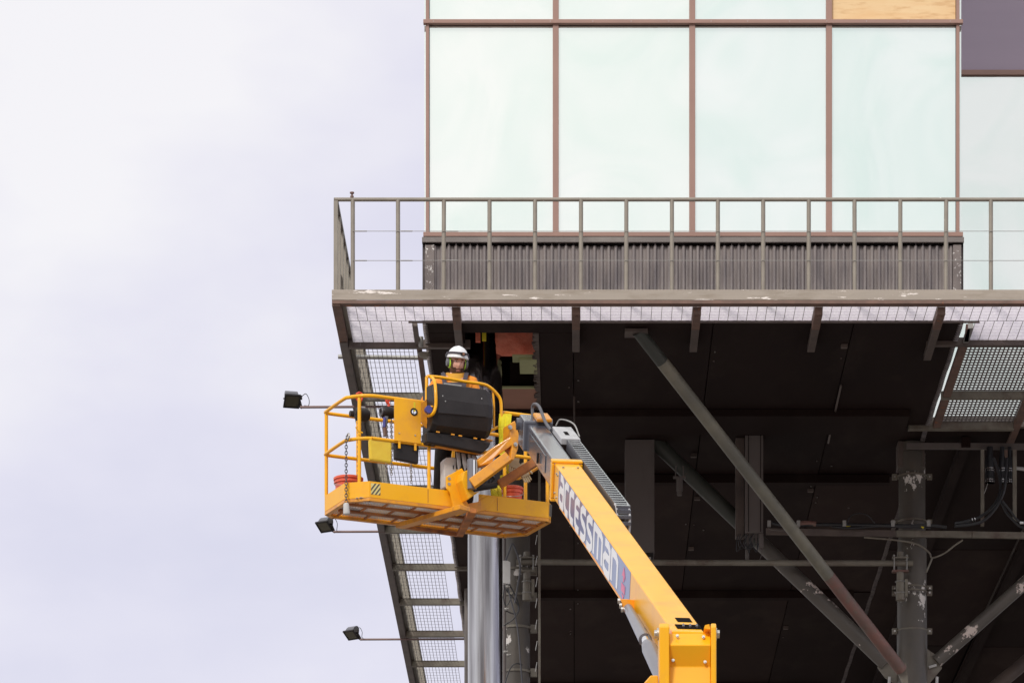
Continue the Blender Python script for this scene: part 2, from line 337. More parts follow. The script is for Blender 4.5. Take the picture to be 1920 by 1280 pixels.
# ------------------------------------------------------------------ office building on stilts
FY = 46.37                                     # front facade
def fx(px, Y=FY): return (px - CX) / F * Y
def fz(py, Y=FY): return EYE + (CY - py) / F * Y
XL, XR = fx(797), fx(1802)
BD = 40.0                                      # how far the building runs back
bld = thing('office_building', (1.4, FY, HS), 'glass fronted building volume with brown window frames raised above the steel columns', 'building')
# core volume behind the glass
MB().box((XL + 0.10, FY + 0.12, HS + 1.35), (XR - 0.10, FY + BD, HS + 9.5)).build('core_wall', 'flashing', bld)
ztop = fz(43); zsill = fz(441.5)
mx_ = [801.5, 1042, 1298, 1554.5, 1796]
rows = [(fz(433), fz(49)), (fz(38), fz(38) + 2.45), (fz(38) + 2.52, HS + 9.4)]
for r_, (z0, z1) in enumerate(rows):
    for i in range(4):
        x0, x1 = fx(mx_[i] + 4), fx(mx_[i + 1] - 4)
        if r_ == 1 and i == 3:
            MB().box((x0, FY + 0.03, z0), (x1, FY + 0.06, z1)).build('plywood_board', 'timber', bld, label='pine plywood board filling a window opening')
            continue
        MB().box((x0, FY + 0.035, z0 - 0.01), (x1, FY + 0.055, z1 + 0.01)).build('window_pane', ['glass', 'glass', 'glass_mid', 'glass_green'][i], bld)
for px in mx_:
    w = 0.040 if px in (mx_[0], mx_[-1]) else 0.072
    mb = MB(); mb.box((fx(px) - w / 2, FY - 0.012, zsill + 0.02), (fx(px) + w / 2, FY + 0.06, HS + 9.45))
    mb.build('mullion', 'frame', bld, bevel=0.004)
    if px not in (mx_[0], mx_[-1]): MB().box((fx(px) - 0.028, FY - 0.03, zsill - 0.035), (fx(px) + 0.028, FY - 0.014, zsill + 0.045)).build('mullion_clip', 'frame', bld)
for zz, h, nm in ((ztop, 0.052, 'transom'), (zsill, 0.058, 'sill'), (fz(38) + 2.485, 0.06, 'transom')):
    MB().box((XL - 0.02, FY - 0.045, zz - h / 2 + 0.006), (XR + 0.02, FY + 0.034, zz + h / 2)).build(nm, 'frame', bld, bevel=0.003)
for k in range(14):
    MB().lathe((fx(815 + k * 74 + random.uniform(-6, 6)), FY - 0.045, ztop), (0, -1, 0), [(0, 0.006), (0.004, 0.005)], 8).build('rivet', 'bolt', bld)
# flashing and corrugated skirt
MB().box((XL - 0.035, FY - 0.060, fz(457)), (XR + 0.03, FY + 0.04, fz(447))).build('flashing', 'flashing', bld, bevel=0.004)
MB().box((XL - 0.02, FY - 0.02, fz(461)), (XR + 0.02, FY + 0.05, fz(457) - 0.002)).build('shadow_gap', 'soffit_gap', bld)
def corrugation(mb, a, b, z0, z1, nrm, pitch=0.0860, amp=0.016):
    a, b = Vector(a), Vector(b); L_ = (b - a).length; d = (b - a) / L_; n = Vector(nrm); k = int(L_ / pitch * 10); vs = []; fs = []
    for i in range(k + 1):
        t = L_ * i / k; c = math.cos(2 * math.pi * t / pitch); s = max(-1, min(1, c * 1.7))
        p = a + d * t + n * (amp * s + 0.0035 * math.sin(t * 5.1) + 0.003 * math.cos(2 * math.pi * t / pitch * 2))
        vs += [(p.x, p.y, z0), (p.x, p.y, z1)]
    fs = [(2 * i, 2 * i + 2, 2 * i + 3, 2 * i + 1) for i in range(k)]
    mb.add(vs, fs)
sk = MB(); bounds = [815, 1008, 1175, 1345, 1515, 1690, 1786]
for i in range(6):
    mb = MB(); corrugation(mb, (fx(bounds[i]), FY + 0.0, 0), (fx(bounds[i + 1]) + 0.02, FY + 0.004 * (i % 2), 0), HS + 0.01, fz(458), (0, -1, 0))
    mb.build('corrugated_sheet', 'corrugated', bld, smooth=True)
MB().box((XL, FY - 0.03, HS + 0.004), (fx(814.5), FY + 0.03, fz(460))).build('corner_trim', 'trim_chipped', bld, bevel=0.003, label='corner trim with white paint chips')
MB().box((fx(1786.5), FY - 0.03, HS + 0.004), (XR, FY + 0.03, fz(460))).build('corner_trim', 'trim_chipped', bld, bevel=0.003)
for x, nrm in ((XL, (-1, 0, 0)), (XR, (1, 0, 0))):
    mb = MB(); corrugation(mb, (x, FY + 0.05, 0), (x, FY + BD, 0), HS - 0.01, fz(446), nrm, amp=0.030); mb.build('corrugated_side_sheet', 'corrugated', bld, smooth=True)
    s = 1 if x > 0 else -1
    for k in range(16):
        y0 = FY + 0.06 + k * 2.5
        MB().box((min(x + s * 0.012, x - s * 0.03), y0 + 0.04, fz(440)), (max(x + s * 0.012, x - s * 0.03), y0 + 2.46, HS + 9.4)).build('side_window_pane', 'glass', bld)
# soffit panels
hx0, hx1, hy0, hy1 = PZ(868, 624, HS).x + 0.02, PZ(1006, 640, HS).x, PZ(900, 624, HS).y, PZ(900, 772, HS).y
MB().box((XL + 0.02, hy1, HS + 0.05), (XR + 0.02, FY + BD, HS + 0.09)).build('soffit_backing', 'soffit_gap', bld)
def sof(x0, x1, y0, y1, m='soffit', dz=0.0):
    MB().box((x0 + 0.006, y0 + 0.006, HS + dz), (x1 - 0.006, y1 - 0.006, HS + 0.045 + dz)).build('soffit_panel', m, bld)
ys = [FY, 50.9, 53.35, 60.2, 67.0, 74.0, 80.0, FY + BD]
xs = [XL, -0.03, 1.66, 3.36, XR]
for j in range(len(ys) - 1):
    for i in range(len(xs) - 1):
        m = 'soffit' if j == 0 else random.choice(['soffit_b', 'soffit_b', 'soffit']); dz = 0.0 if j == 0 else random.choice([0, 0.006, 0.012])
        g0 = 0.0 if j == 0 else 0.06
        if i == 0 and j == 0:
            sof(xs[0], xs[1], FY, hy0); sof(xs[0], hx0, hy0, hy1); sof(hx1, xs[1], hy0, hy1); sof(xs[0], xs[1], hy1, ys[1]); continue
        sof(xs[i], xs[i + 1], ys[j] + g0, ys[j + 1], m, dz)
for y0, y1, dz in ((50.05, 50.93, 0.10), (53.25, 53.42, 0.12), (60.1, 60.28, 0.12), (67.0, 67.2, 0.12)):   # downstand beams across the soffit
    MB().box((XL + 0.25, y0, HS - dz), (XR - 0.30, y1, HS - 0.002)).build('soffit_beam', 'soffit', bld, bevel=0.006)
for k in range(46):      # screws and small brackets left on the soffit
    x = random.choice([-0.09, 0.03, 1.60, 1.72, 3.30, 3.42, random.uniform(0.2, 4.4)]); y = random.uniform(46.8, 66)
    if k % 6: MB().lathe((x, y, HS), (0, 0, -1), [(0, 0.012), (0.01, 0.012)], 8).build('screw', 'bolt' if k % 3 else 'beam', bld)
    else: MB().box((x - 0.04, y - 0.03, HS - 0.05), (x + 0.04, y + 0.03, HS - 0.001)).build('small_bracket', 'beam', bld, bevel=0.006)
# broken opening in the soffit: cavity with insulation and boards
cav = MB(); cz = HS + 1.2
cav.box((hx0 - 0.05, hy0, HS + 0.05), (hx0 - 0.01, hy1, cz)); cav.box((hx1 + 0.02, hy0, HS + 0.05), (hx1 + 0.06, hy1, cz)); cav.box((hx0 - 0.05, hy1 + 0.01, HS + 0.1), (hx1 + 0.06, hy1 + 0.04, cz)); cav.box((hx0 - 0.05, hy0, cz), (hx1 + 0.06, hy1 + 0.04, cz + 0.04))
cav.build('cavity_wall', 'soffit_gap', bld)
yp = PZ(960, 664, HS + 0.02).y
def wool(x0, x1, y, z0, z1, th, m, nm, amp=0.02, step=0.05):
    nx = max(2, int((x1 - x0) / step)); nz_ = max(2, int((z1 - z0) / step)); vs = []; fs = []
    for k in range(nz_ + 1):
        for i in range(nx + 1):
            x = x0 + (x1 - x0) * i / nx; z = z0 + (z1 - z0) * k / nz_
            vs.append((x, y - amp * noise.noise(Vector((x * 9, z * 9, 3.1))), z))
    b0 = len(vs)
    for k in range(nz_):
        for i in range(nx):
            a = k * (nx + 1) + i; fs.append((a, a + 1, a + nx + 2, a + nx + 1))
    mb = MB().add(vs, fs); mb.box((x0, y + 0.02, z0), (x1, y + 0.02 + th, z1)); return mb.build(nm, m, bld, smooth=True)
wool(fx(928, 47.6), hx1, yp, HS + 0.03, HS + 0.30, 0.1, 'pink', 'insulation_slab', 0.03)
wool(fx(892, 47.3), fx(901, 47.3), 47.2, HS + 0.02, HS + 0.3, 0.03, 'pink', 'insulation_strip', 0.01, 0.04)
wool(fx(904.5, 47.3), fx(912, 47.3), 47.15, HS + 0.02, HS + 0.3, 0.02, 'strap', 'yellow_strap', 0.003, 0.04)
MB().box((fx(974, 47.9), yp + 0.1, HS - 0.02), (hx1 - 0.005, yp + 0.7, HS + 0.008)).build('green_board', 'greenboard', bld)
MB().box((fx(961, 47.9), yp + 0.03, HS + 0.012), (hx1 - 0.005, yp + 0.32, HS + 0.03)).build('green_board', 'greenboard', bld)
MB().box((fx(958, 50), 49.3, HS + 0.09), (hx1, 49.34, HS + 0.4)).build('dark_joist', 'soffit_b', bld)
MB().box((fx(944, 49.9), 49.15, HS - 0.002), (hx1 - 0.01, 50.06, HS + 0.02)).build('brown_board', 'brownboard', bld)
MB().box((fx(944, 49.9), 49.09, HS - 0.004), (hx1 - 0.01, 49.14, HS + 0.018)).build('board_edge', 'greenboard', bld)
rag = MB()
for k in range(46):     # torn edge along the right of the opening
    y = hy0 + (hy1 - hy0) * k / 46; w = random.uniform(0.0, 0.05)
    rag.hexa([(hx1 - w - 0.01, y, HS - 0.012 - random.uniform(0, .02)), (hx1 + 0.03, y, HS - 0.012), (hx1 + 0.03, y + 0.07, HS - 0.014), (hx1 - w, y + 0.06, HS - 0.02), (hx1 - w - 0.01, y, HS + 0.01), (hx1 + 0.03, y, HS + 0.01), (hx1 + 0.03, y + 0.07, HS + 0.01), (hx1 - w, y + 0.06, HS + 0.01)])
rag.build('torn_edge', 'beam', bld)

# right wing set back behind the main volume
wing = thing('glass_wing', (6.2, 51.0, HS), 'set back glass wing with mauve upper panel at the right edge', 'building')
WY = 51.0; wx0 = XR + 0.06; wx1 = 15.0
MB().box((wx0, WY + 0.1, HS + 0.02), (wx1, WY + 12, HS + 9.5)).build('core_wall', 'flashing', wing)
MB().box((wx0, WY + 0.02, HS + 0.16), (wx0 + 1.62, WY + 0.05, fz(143, WY))).build('window_pane', 'glass', wing)
MB().box((wx0 + 1.66, WY + 0.02, HS + 0.16), (wx0 + 3.3, WY + 0.05, fz(143, WY))).build('window_pane', 'glass_mid', wing)
MB().box((wx0 + 3.34, WY + 0.02, HS + 0.16), (wx1, WY + 0.05, fz(143, WY))).build('window_pane', 'glass', wing)
MB().box((wx0, WY + 0.01, fz(131, WY)), (wx1, WY + 0.05, HS + 9.4)).build('upper_panel', 'lilac_panel', wing, label='mauve grey upper panel')
MB().box((wx0, WY - 0.03, fz(141.5, WY)), (wx1, WY + 0.06, fz(132.5, WY))).build('transom', 'frame', wing, bevel=0.003)
MB().box((wx0, WY - 0.03, HS + 0.02), (wx1, WY + 0.06, HS + 0.15)).build('sill', 'beam_light', wing, bevel=0.003)
for q in (1.64, 3.32): MB().box((wx0 + q - 0.03, WY - 0.01, HS + 0.15), (wx0 + q + 0.03, WY + 0.06, fz(142, WY))).build('mullion', 'frame', wing)
for j in range(5):
    for i in range(4):
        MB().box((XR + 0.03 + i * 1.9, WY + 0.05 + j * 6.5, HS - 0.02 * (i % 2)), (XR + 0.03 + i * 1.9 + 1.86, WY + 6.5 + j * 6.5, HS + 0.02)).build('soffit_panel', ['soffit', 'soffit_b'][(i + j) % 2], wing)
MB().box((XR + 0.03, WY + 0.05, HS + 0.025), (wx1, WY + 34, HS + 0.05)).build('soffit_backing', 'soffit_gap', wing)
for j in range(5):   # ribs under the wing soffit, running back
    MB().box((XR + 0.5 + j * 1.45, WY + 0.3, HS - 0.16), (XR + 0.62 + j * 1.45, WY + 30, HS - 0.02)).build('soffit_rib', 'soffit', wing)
# unseen wall added far behind to keep the space under the building dark
MB().box((-1.6, 92, 0), (16, 92.4, HS)).build('rear_light_blocker', 'soffit_b')
rw = bpy.data.objects['rear_light_blocker']; tag(rw, 'unseen dark brown wall added to keep the space below the raised building dark', 'wall')

# ================================================================== WALKWAY
wk = thing('steel_walkway', (-2.9, 45.6, HS), 'grey steel maintenance walkway with railing and grating around the building', 'walkway')
WYF = 45.6; XO = -2.90; RZ = EYE + 15.38
XE = 9.5
MB().box((XO, WYF, HS - 0.012 + 0.045), (XE, WYF + 0.012, HS + 0.155)).build('edge_beam', 'edge', wk, bevel=0.003)
MB().box((XO + 0.004, WYF + 0.002, HS - 0.010), (XE, WYF + 0.125, HS + 0.030)).build('edge_flange', 'rust', wk, bevel=0.003, label='rusty flange under the front edge')
# handrail
sp = 85.6 / 157.9
post = MB().tube((0, 0, 0), (0, 0, RZ - HS - 0.15), 0.0255, 12)
p0 = post.build('baluster', 'rail', wk, smooth=True, origin=Vector((0, 0, 0)))
x0 = (661.5 - CX) / 157.7
base = Vector((x0, WYF + 0.05, HS + 0.15)) - wloc(wk); p0.location = base
for k in range(1, 22):
    c_ = dup(p0, (sp * k + random.uniform(-.004, .004), 0, 0)); c_.rotation_euler = (0, random.uniform(-0.006, 0.006), random.uniform(0, 3))
MB().path([(XO + 0.03, WYF + 0.05, RZ), (XE, WYF + 0.05, RZ)], 0.024, 12).build('handrail', 'rail', wk, smooth=True)
for zz in (fz(435, 45.65), fz(490, 45.65)):
    MB().path([(x0, WYF + 0.02, zz), (XE, WYF + 0.02, zz)], 0.0035, 6).build('rail_wire', 'galv', wk)
    for k in range(0, 3): MB().path([(x0 + sp * k + 0.03, WYF + 0.02, zz), (x0 + sp * k + 0.17, WYF + 0.02, zz)], 0.007, 6).build('wire_tensioner', 'galv', wk)
# side railing running back
MB().bar((XO + 0.045, WYF + 0.05, RZ - 0.0), (XO + 0.045, 74, RZ - 0.0), 0.05, 0.05).build('side_handrail', 'beam', wk, bevel=0.006)
ps = MB().bar((0, 0, 0), (0, 0, RZ - HS - 0.17), 0.05, 0.05, up=Vector((0, 1, 0))).build('side_baluster', 'rail', wk, bevel=0.004, origin=Vector((0, 0, 0)))
ps.location = Vector((XO + 0.045, WYF + 0.05, HS + 0.15)) - wloc(wk)
for k in range(1, 52): dup(ps, (0, 0.542 * k, 0))
MB().bar((XO + 0.03, WYF + 0.6, HS + 0.62), (XO + 0.03, 74, HS + 0.62), 0.02, 0.14).build('side_midrail', 'rail', wk)
# valve-like red cap on the corner post
vv = MB(); c = P(660, 366, 45.65); vv.lathe(c - Vector((0, 0, 0.03)), (0, 0, 1), [(0, 0.022), (0.02, 0.022), (0.02, 0.012), (0.05, 0.012), (0.05, 0.026), (0.065, 0.026)], 12)
vv.build('post_cap', 'brace_red', wk, smooth=True)
# outer side beam
MB().box((XO, WYF + 0.02, HS - 0.03), (XO + 0.10, 47.05, HS + 0.15)).build('side_beam', 'rust', wk, bevel=0.004, label='front rusty length of the side beam')
MB().box((XO, 47.05, HS - 0.045), (XO + 0.10, 74, HS + 0.15)).build('side_beam', 'beam', wk, bevel=0.004)
MB().box((XO + 0.104, WYF + 0.14, HS + 0.05), (XO + 0.15, 74, HS + 0.085)).build('side_ledge', 'beam_light', wk)
# brackets under the front part
for i, px in enumerate((855, 1080, 1307, 1535, 1765)):
    X = (px - CX) / F * 45.75
    MB().box((X - 0.047, WYF + 0.128, HS - 0.10), (X + 0.047, 46.34, HS - 0.012)).build('bracket', 'rust', wk, bevel=0.004)
    MB().box((X - 0.045, 46.342, HS - 0.098), (X + 0.045, 47.25 if 0 < i < 4 else 47.6, HS - 0.014)).build('shaded_bracket_tail', 'beam', wk, bevel=0.004)  # darker paint on the tail stands in for soffit shade
    MB().lathe((X, WYF + 0.2, HS - 0.1), (0, 0, -1), [(0, 0.02), (0.012, 0.02)], 6).build('bolt', 'rust', wk)
MB().box((XL - 0.2, FY - 0.048, HS - 0.016), (XR + 0.22, FY - 0.021, HS + 0.006)).build('fascia_angle', 'beam', wk)
# cross beams of the side walkway
cbY = [47.2 + 2.27 * k for k in range(0, 12)]
for k, y in enumerate(cbY):
    xe = -1.30 if k == 0 else -1.62
    MB().box((XO + 0.104, y, HS - 0.055), (xe, y + 0.075, HS + 0.045)).build('cross_beam', 'beam_light' if k else 'beam', wk, bevel=0.004)
    if k < 6: MB().box((XO + 0.25, y - 0.003, HS - 0.03), (XO + 0.253, y + 0.0, HS + 0.03)).build('weld_seam', 'galv', wk)
# gratings
def grating(x0, x1, y0, y1, z, px_, py_, wx, wy, h, mat, nm='grating'):
    mb = MB()
    n = int((x1 - x0) / px_)
    for i in range(n + 1):
        x = x0 + (x1 - x0) * i / n; mb.box((x - wx / 2, y0, z), (x + wx / 2, y1, z + h))
    n = int((y1 - y0) / py_)
    for i in range(n + 1):
        y = y0 + (y1 - y0) * i / n; mb.box((x0, y - wy / 2, z + 0.002), (x1, y + wy / 2, z + h - 0.003))
    return mb.build(nm, mat, wk, kind='stuff')
xin = -1.98
fr = [XO + 0.16] + [(px - CX) / F * 45.75 for px in (855, 1080, 1307, 1535, 1765)] + [XE]
for i in range(len(fr) - 1):
    a = fr[i] + (0.05 if i else 0); b = fr[i + 1] - 0.05
    y1 = 46.32
    grating(a, b, WYF + 0.13, y1, HS + 0.001, 0.112, 0.056, 0.006, 0.008, 0.005, 'grating')
    MB().box((a, WYF + 0.13, HS + 0.009), (b, y1, HS + 0.013)).build('milky_sheet', 'milky', wk)
grating(XO + 0.16, xin, 46.33, 47.19, HS + 0.001, 0.112, 0.056, 0.006, 0.008, 0.005, 'grating')
MB().box((XO + 0.16, 46.33, HS + 0.009), (xin, 47.19, HS + 0.013)).build('milky_sheet', 'milky', wk)
xr2 = PZ(1828, 607, HS).x
grating(xr2, XE, 46.33, 47.10, HS + 0.001, 0.112, 0.056, 0.006, 0.008, 0.005, 'grating')
MB().box((xr2, 46.33, HS + 0.009), (XE, 47.10, HS + 0.013)).build('milky_sheet', 'milky', wk)
for k in range(11):
    grating(XO + 0.155, -2.02, cbY[k] + 0.08, cbY[k + 1] - 0.005, HS + 0.04, 0.0555, 0.205, 0.0065, 0.014, 0.006, 'grating', 'mesh_floor')
# inner beam between the first two cross beams, clamp pieces, light tube
MB().box((-1.975, 46.42, HS - 0.03), (-1.92, cbY[0] - 0.01, HS + 0.03)).build('inner_beam', 'beam', wk, bevel=0.003)
MB().box((-1.965, cbY[0] + 0.08, HS - 0.03), (-1.905, cbY[1] - 0.01, HS + 0.03)).build('inner_beam', 'rust', wk, bevel=0.003)
MB().lathe((-1.90, 47.05, HS - 0.09), (0, 0, 1), [(0, 0.03), (0.12, 0.03)], 12).build('clamp_sleeve', 'galv', wk, smooth=True)
MB().lathe((-1.88, 47.45, HS - 0.10), (0, 0, 1), [(0, 0.05), (0.03, 0.075), (0.05, 0.075)], 14).build('clamp_cap', 'beam_light', wk, smooth=True)
tb = MB().path([P(634, 668.5, 49.3), P(812, 671, 49.3)], 0.028, 12).build('tube', 'galv', None, smooth=True, origin=P(634, 668.5, 49.3))
tag(tb, 'pale grey scaffold tube lying across the side walkway behind its mesh', 'tube')
# right hand walkway section
xrg = XR + 0.40
MB().box((XR - 0.35, 47.11, HS - 0.055), (XE, 47.19, HS + 0.045)).build('cross_beam', 'beam', wk, bevel=0.004)
MB().box((XR + 0.05, 49.40, HS - 0.055), (xrg + 0.72, 49.48, HS + 0.045)).build('cross_beam', 'beam_light', wk, bevel=0.004)
MB().box((XR - 0.25, 50.82, HS - 0.055), (xrg + 0.75, 50.92, HS + 0.045)).build('cross_beam', 'beam_light', wk, bevel=0.004)
MB().box((XR + 0.075, 47.2, HS - 0.04), (XR + 0.17, 50.81, HS + 0.05)).build('inner_beam', 'rust', wk, bevel=0.004)
MB().box((xrg + 0.74, 47.2, HS - 0.045), (xrg + 0.83, 52.5, HS + 0.05)).build('outer_beam', 'rust', wk, bevel=0.004)
grating(XR + 0.19, xrg + 0.73, 47.2, 49.39, HS + 0.045, 0.052, 0.105, 0.017, 0.035, 0.014, 'dark_grating', 'mesh_floor')
grating(XR + 0.19, xrg + 0.73, 49.49, 50.81, HS + 0.045, 0.052, 0.105, 0.017, 0.035, 0.014, 'dark_grating', 'mesh_floor')
grating(xrg + 0.84, XE, 47.2, 50.8, HS + 0.045, 0.052, 0.105, 0.017, 0.035, 0.014, 'dark_grating', 'mesh_floor')
MB().box((PZ(1812, 620, HS).x, 46.5, HS - 0.03), (PZ(1822, 620, HS).x, 47.1, HS + 0.03)).build('clamp_plate', 'galv', wk)
rg = MB().bar(PZ(1815, 612, HS), PZ(1812, 636, HS), 0.05, 0.06).build('rusty_clip', 'brace_red', wk)

# ================================================================== COLUMNS AND BRACES
CY2 = 51.7
def ground_col(px, Y, r, mat, name, label, cat='column', segs=None, top=HS, n=40):
    X = (px - CX) / F * Y
    t_ = thing(name, (X, Y, 0), label, cat)
    return t_, X
pc, pcx = ground_col(909.5, 47.9, 0.215, 'mirror_column', 'polished_column', 'polished stainless steel column directly behind the lift basket')
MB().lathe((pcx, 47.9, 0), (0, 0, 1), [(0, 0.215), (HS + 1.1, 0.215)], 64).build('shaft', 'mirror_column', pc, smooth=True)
MB().lathe((pcx, 47.9, 0), (0, 0, 1), [(0.004, 0.33), (0.03, 0.33)], 32).build('base_plate', 'galv', pc)

gc, gx = ground_col(968, CY2, 0.2, 'steel_paint', 'grey_column', 'painted grey column carrying cables right beside the polished column')
MB().lathe((gx, CY2, 0), (0, 0, 1), [(0, 0.195), (9.9, 0.195), (9.9, 0.185), (HS, 0.185)], 36).build('shaft', 'steel_paint', gc, smooth=True)
for py in (1072, 1120, 1180, 1262):
    z = fz(py, CY2); mb = MB(); mb.lathe((gx, CY2, z), (0, 0, 1), [(0, 0.203), (0.03, 0.203)], 30)
    mb.box((gx + 0.19, CY2 - 0.05, z - 0.05), (gx + 0.28, CY2 + 0.0, z + 0.06)); mb.build('pipe_clamp', 'beam_light', gc)

mc, mcx = ground_col(1710, CY2, 0.2, 'steel_paint', 'chipped_column', 'thick grey column with large white paint chips where the braces meet')
zs = [0, fz(1182, CY2), fz(1116, CY2), fz(1010, CY2), fz(850, CY2), HS]; rs_ = [0.205, 0.200, 0.197, 0.180, 0.172]
for i in range(5):
    MB().lathe((mcx, CY2, zs[i] + 0.002), (0, 0, 1), [(0, rs_[i]), (zs[i + 1] - zs[i] - 0.008, rs_[i])], 40).build('shaft_section', 'steel_paint', mc, smooth=True)
for py in (895, 980, 1104, 1112, 1184):
    z = fz(py, CY2); mb = MB(); mb.lathe((mcx, CY2, z), (0, 0, 1), [(0, 0.209), (0.022, 0.209)], 30)
    for s in (-1, 1): mb.box((mcx + s * 0.235 - 0.035, CY2 - 0.03, z - 0.035), (mcx + s * 0.235 + 0.035, CY2 + 0.01, z + 0.045))
    mb.build('pipe_clamp', 'beam_light', mc, bevel=0.004)
    for s in (-1, 1): MB().lathe((mcx + s * 0.235, CY2 - 0.03, z + 0.005), (0, -1, 0), [(0, 0.013), (0.01, 0.013)], 8).build('bolt', 'bolt', mc)
MB().box((mcx - 0.20, CY2 - 0.12, HS - 0.35), (mcx + 0.16, CY2 + 0.2, HS - 0.0)).build('column_head', 'beam', mc, bevel=0.01)
# gusset plates
for s, pts in ((-1, [(1658, 1226), (1645, 1250), (1660, 1270), (1685, 1285), (1690, 1240)]), (1, [(1738, 1215), (1762, 1232), (1766, 1252), (1740, 1284), (1732, 1275)])):
    MB().prism([P(a, b, CY2 - 0.015) for a, b in pts], (0, 0.03, 0)).build('gusset_plate', 'beam_light', mc, bevel=0.004)
MB().path([P(1742, 1250, CY2 - 0.05), P(1756, 1246, CY2 - 0.05)], 0.018, 8).build('pin', 'junction', mc)
for px in (1668, 1757): MB().path([P(px, 1268, CY2 - .05), P(px - 2, 1300, CY2 - .05)], 0.02, 8).build('drain_stub', 'junction', mc)

def brace(name, pts, r, mats, label, n=24):
    t_ = thing(name, pts[0], label, 'brace')
    for i in range(len(pts) - 1):
        d = (pts[i + 1] - pts[i]).normalized()
        MB().tube(pts[i] + d * 0.002, pts[i + 1], r, n).build('tube', mats[i], t_, smooth=True)
    return t_
a = PZ(1196, 620, HS - 0.02); b = P(1697, 1264, 49.9)
def lp(a, b, t): return a + (b - a) * t
br1 = brace('diagonal_brace', [a, lp(a, b, 0.085), lp(a, b, 0.70), lp(a, b, 0.985)], 0.080, ['brace_shaded', 'brace', 'brace_red'], 'longest diagonal tube brace running from front ceiling down to column, faded red at its foot')  # top section coloured dark for the shade under the soffit
MB().prism([lp(a, b, 0.98) + Vector((-0.1, -0.01, 0.1)), lp(a, b, 0.98) + Vector((0.08, -0.01, 0.06)), lp(a, b, 1.0) + Vector((0.05, -0.01, -0.2)), lp(a, b, 1.0) + Vector((0, -0.01, -0.2))], (0, 0.03, 0)).build('end_plate', 'beam_light', br1)
MB().box((a.x - 0.16, a.y - 0.1, HS - 0.06), (a.x + 0.12, a.y + 0.15, HS - 0.02)).build('head_plate', 'beam', br1)
a = P(1222, 822, CY2 + 0.0); b = P(1662, 1244, CY2)
br2 = brace('diagonal_brace', [a, lp(a, b, 0.155), lp(a, b, 0.155), lp(a, b, 0.46), b], 0.100, ['brace_shaded', 'brace_shaded', 'brace_shaded', 'brace_chip'], 'dark diagonal tube brace with flaking paint behind the long brace')  # upper sections toned dark as painted soffit shade
a = P(1755, 1240, CY2); b = P(2070, 960, CY2)
br3 = brace('diagonal_brace', [a, b], 0.088, ['brace_chip'], 'chipped diagonal tube brace rising from the thick column toward the right edge')
br4 = brace('diagonal_brace', [P(1850, 1300, 56.0), P(2080, 1110, 56.0)], 0.10, ['beam'], 'dark diagonal tube crossing the bottom right corner')
# horizontal tube with clamps
hp = thing('horizontal_pipe', P(985, 1055, 51.2), 'horizontal grey pipe clamped between two columns beneath the soffit', 'pipe')
MB().path([P(968, 1053, 51.35), P(1712, 1055.5, 51.35)], 0.040, 16).build('tube', 'beam_light', hp, smooth=True)
for px, cm in ((988, 'beam_light'), (1688, 'brace_red')):
    c = P(px, 1055, 51.35)
    MB().box(c + Vector((-0.11, -0.05, 0.055)), c + Vector((0.11, 0.05, 0.075))).build('clamp_plate', 'beam_light', hp)
    MB().box(c + Vector((-0.11, -0.05, -0.125)), c + Vector((0.11, 0.05, -0.10))).build('clamp_plate', cm, hp)
    for dx in (-0.085, 0.085):
        MB().path([c + Vector((dx, -0.05, -0.10)), c + Vector((dx, -0.052, 0.06))], 0.009, 6).build('u_bolt', 'galv', hp)
        MB().lathe(c + Vector((dx, -0.02, 0.075)), (0, 0, 1), [(0, 0.014), (0.03, 0.014)], 6).build('nut', 'galv', hp)
    MB().lathe(c + Vector((0.0, 0, 0.075)), (0, 0, 1), [(0, 0.045), (0.07, 0.045)], 14).build('sleeve', 'beam_light', hp, smooth=True)
    MB().lathe(c + Vector((0.0, 0, -0.50)), (0, 0, 1), [(0, 0.06), (0.12, 0.06), (0.12, 0.055), (0.24, 0.055), (0.24, 0.048), (0.38, 0.048)], 16).build('sleeve', 'beam_light', hp, smooth=True)
    for dz in (-0.25, -0.40):
        MB().ring(c + Vector((0, 0, dz)), (0, 0, 1), 0.064, 0.008, 16).build('hose_band', 'galv', hp)
    MB().box(c + Vector((0.06, -0.03, -0.45)), c + Vector((0.10, 0.03, -0.22))).build('bracket_plate', 'beam_light', hp)
# upper horizontal beam on the right
ub = thing('ceiling_beam', P(1440, 835, 51.2), 'dark horizontal beam across the top of the thick column', 'beam')
MB().bar(P(1435, 837.5, 52.1), P(1700, 838, 52.1), 0.05, 0.03).build('rail', 'beam', ub)
MB().bar(P(1700, 836, 51.35), P(2100, 838, 51.35), 0.06, 0.075).build('rail', 'cabinet', ub)
lb = thing('lower_ceiling_beam', P(1240, 885, 51.9), 'thin dark beam hanging level behind the hanging ducts', 'beam')
MB().bar(P(1225, 883, 53.6), P(1480, 883, 53.6), 0.1, 0.05).build('rail', 'soffit_b', lb)

# cable tray with cables
ct = thing('cable_tray', P(1440, 996, 51.2), 'long horizontal cable tray with black cables passing in front of the thick column', 'cable tray')
MB().bar(P(1436, 996, 51.25), P(1680, 1000, 51.25), 0.05, 0.085).build('tray_section', 'beam', ct, bevel=0.004)
MB().bar(P(1680.5, 1000, 51.25), P(1822, 1002, 51.25), 0.05, 0.085).build('tray_section', 'beam_light', ct, bevel=0.004)
MB().bar(P(1822.6, 1002, 51.25), P(2060, 1006, 51.25), 0.05, 0.085).build('tray_section', 'beam_light', ct, bevel=0.004)
YC = 51.15
def cable(pts, r, parent, mat='hose', nm='cable', Y=YC):
    return MB().path(smooth_path([P(a, b, Y if len(c) == 0 else c[0]) for a, b, *c in pts], 6), r, 8).build(nm, mat, parent, smooth=True)
cable([(1443, 977), (1460, 983), (1500, 983), (1560, 983), (1640, 984), (1700, 985), (1745, 985), (1775, 988)], 0.022, ct)
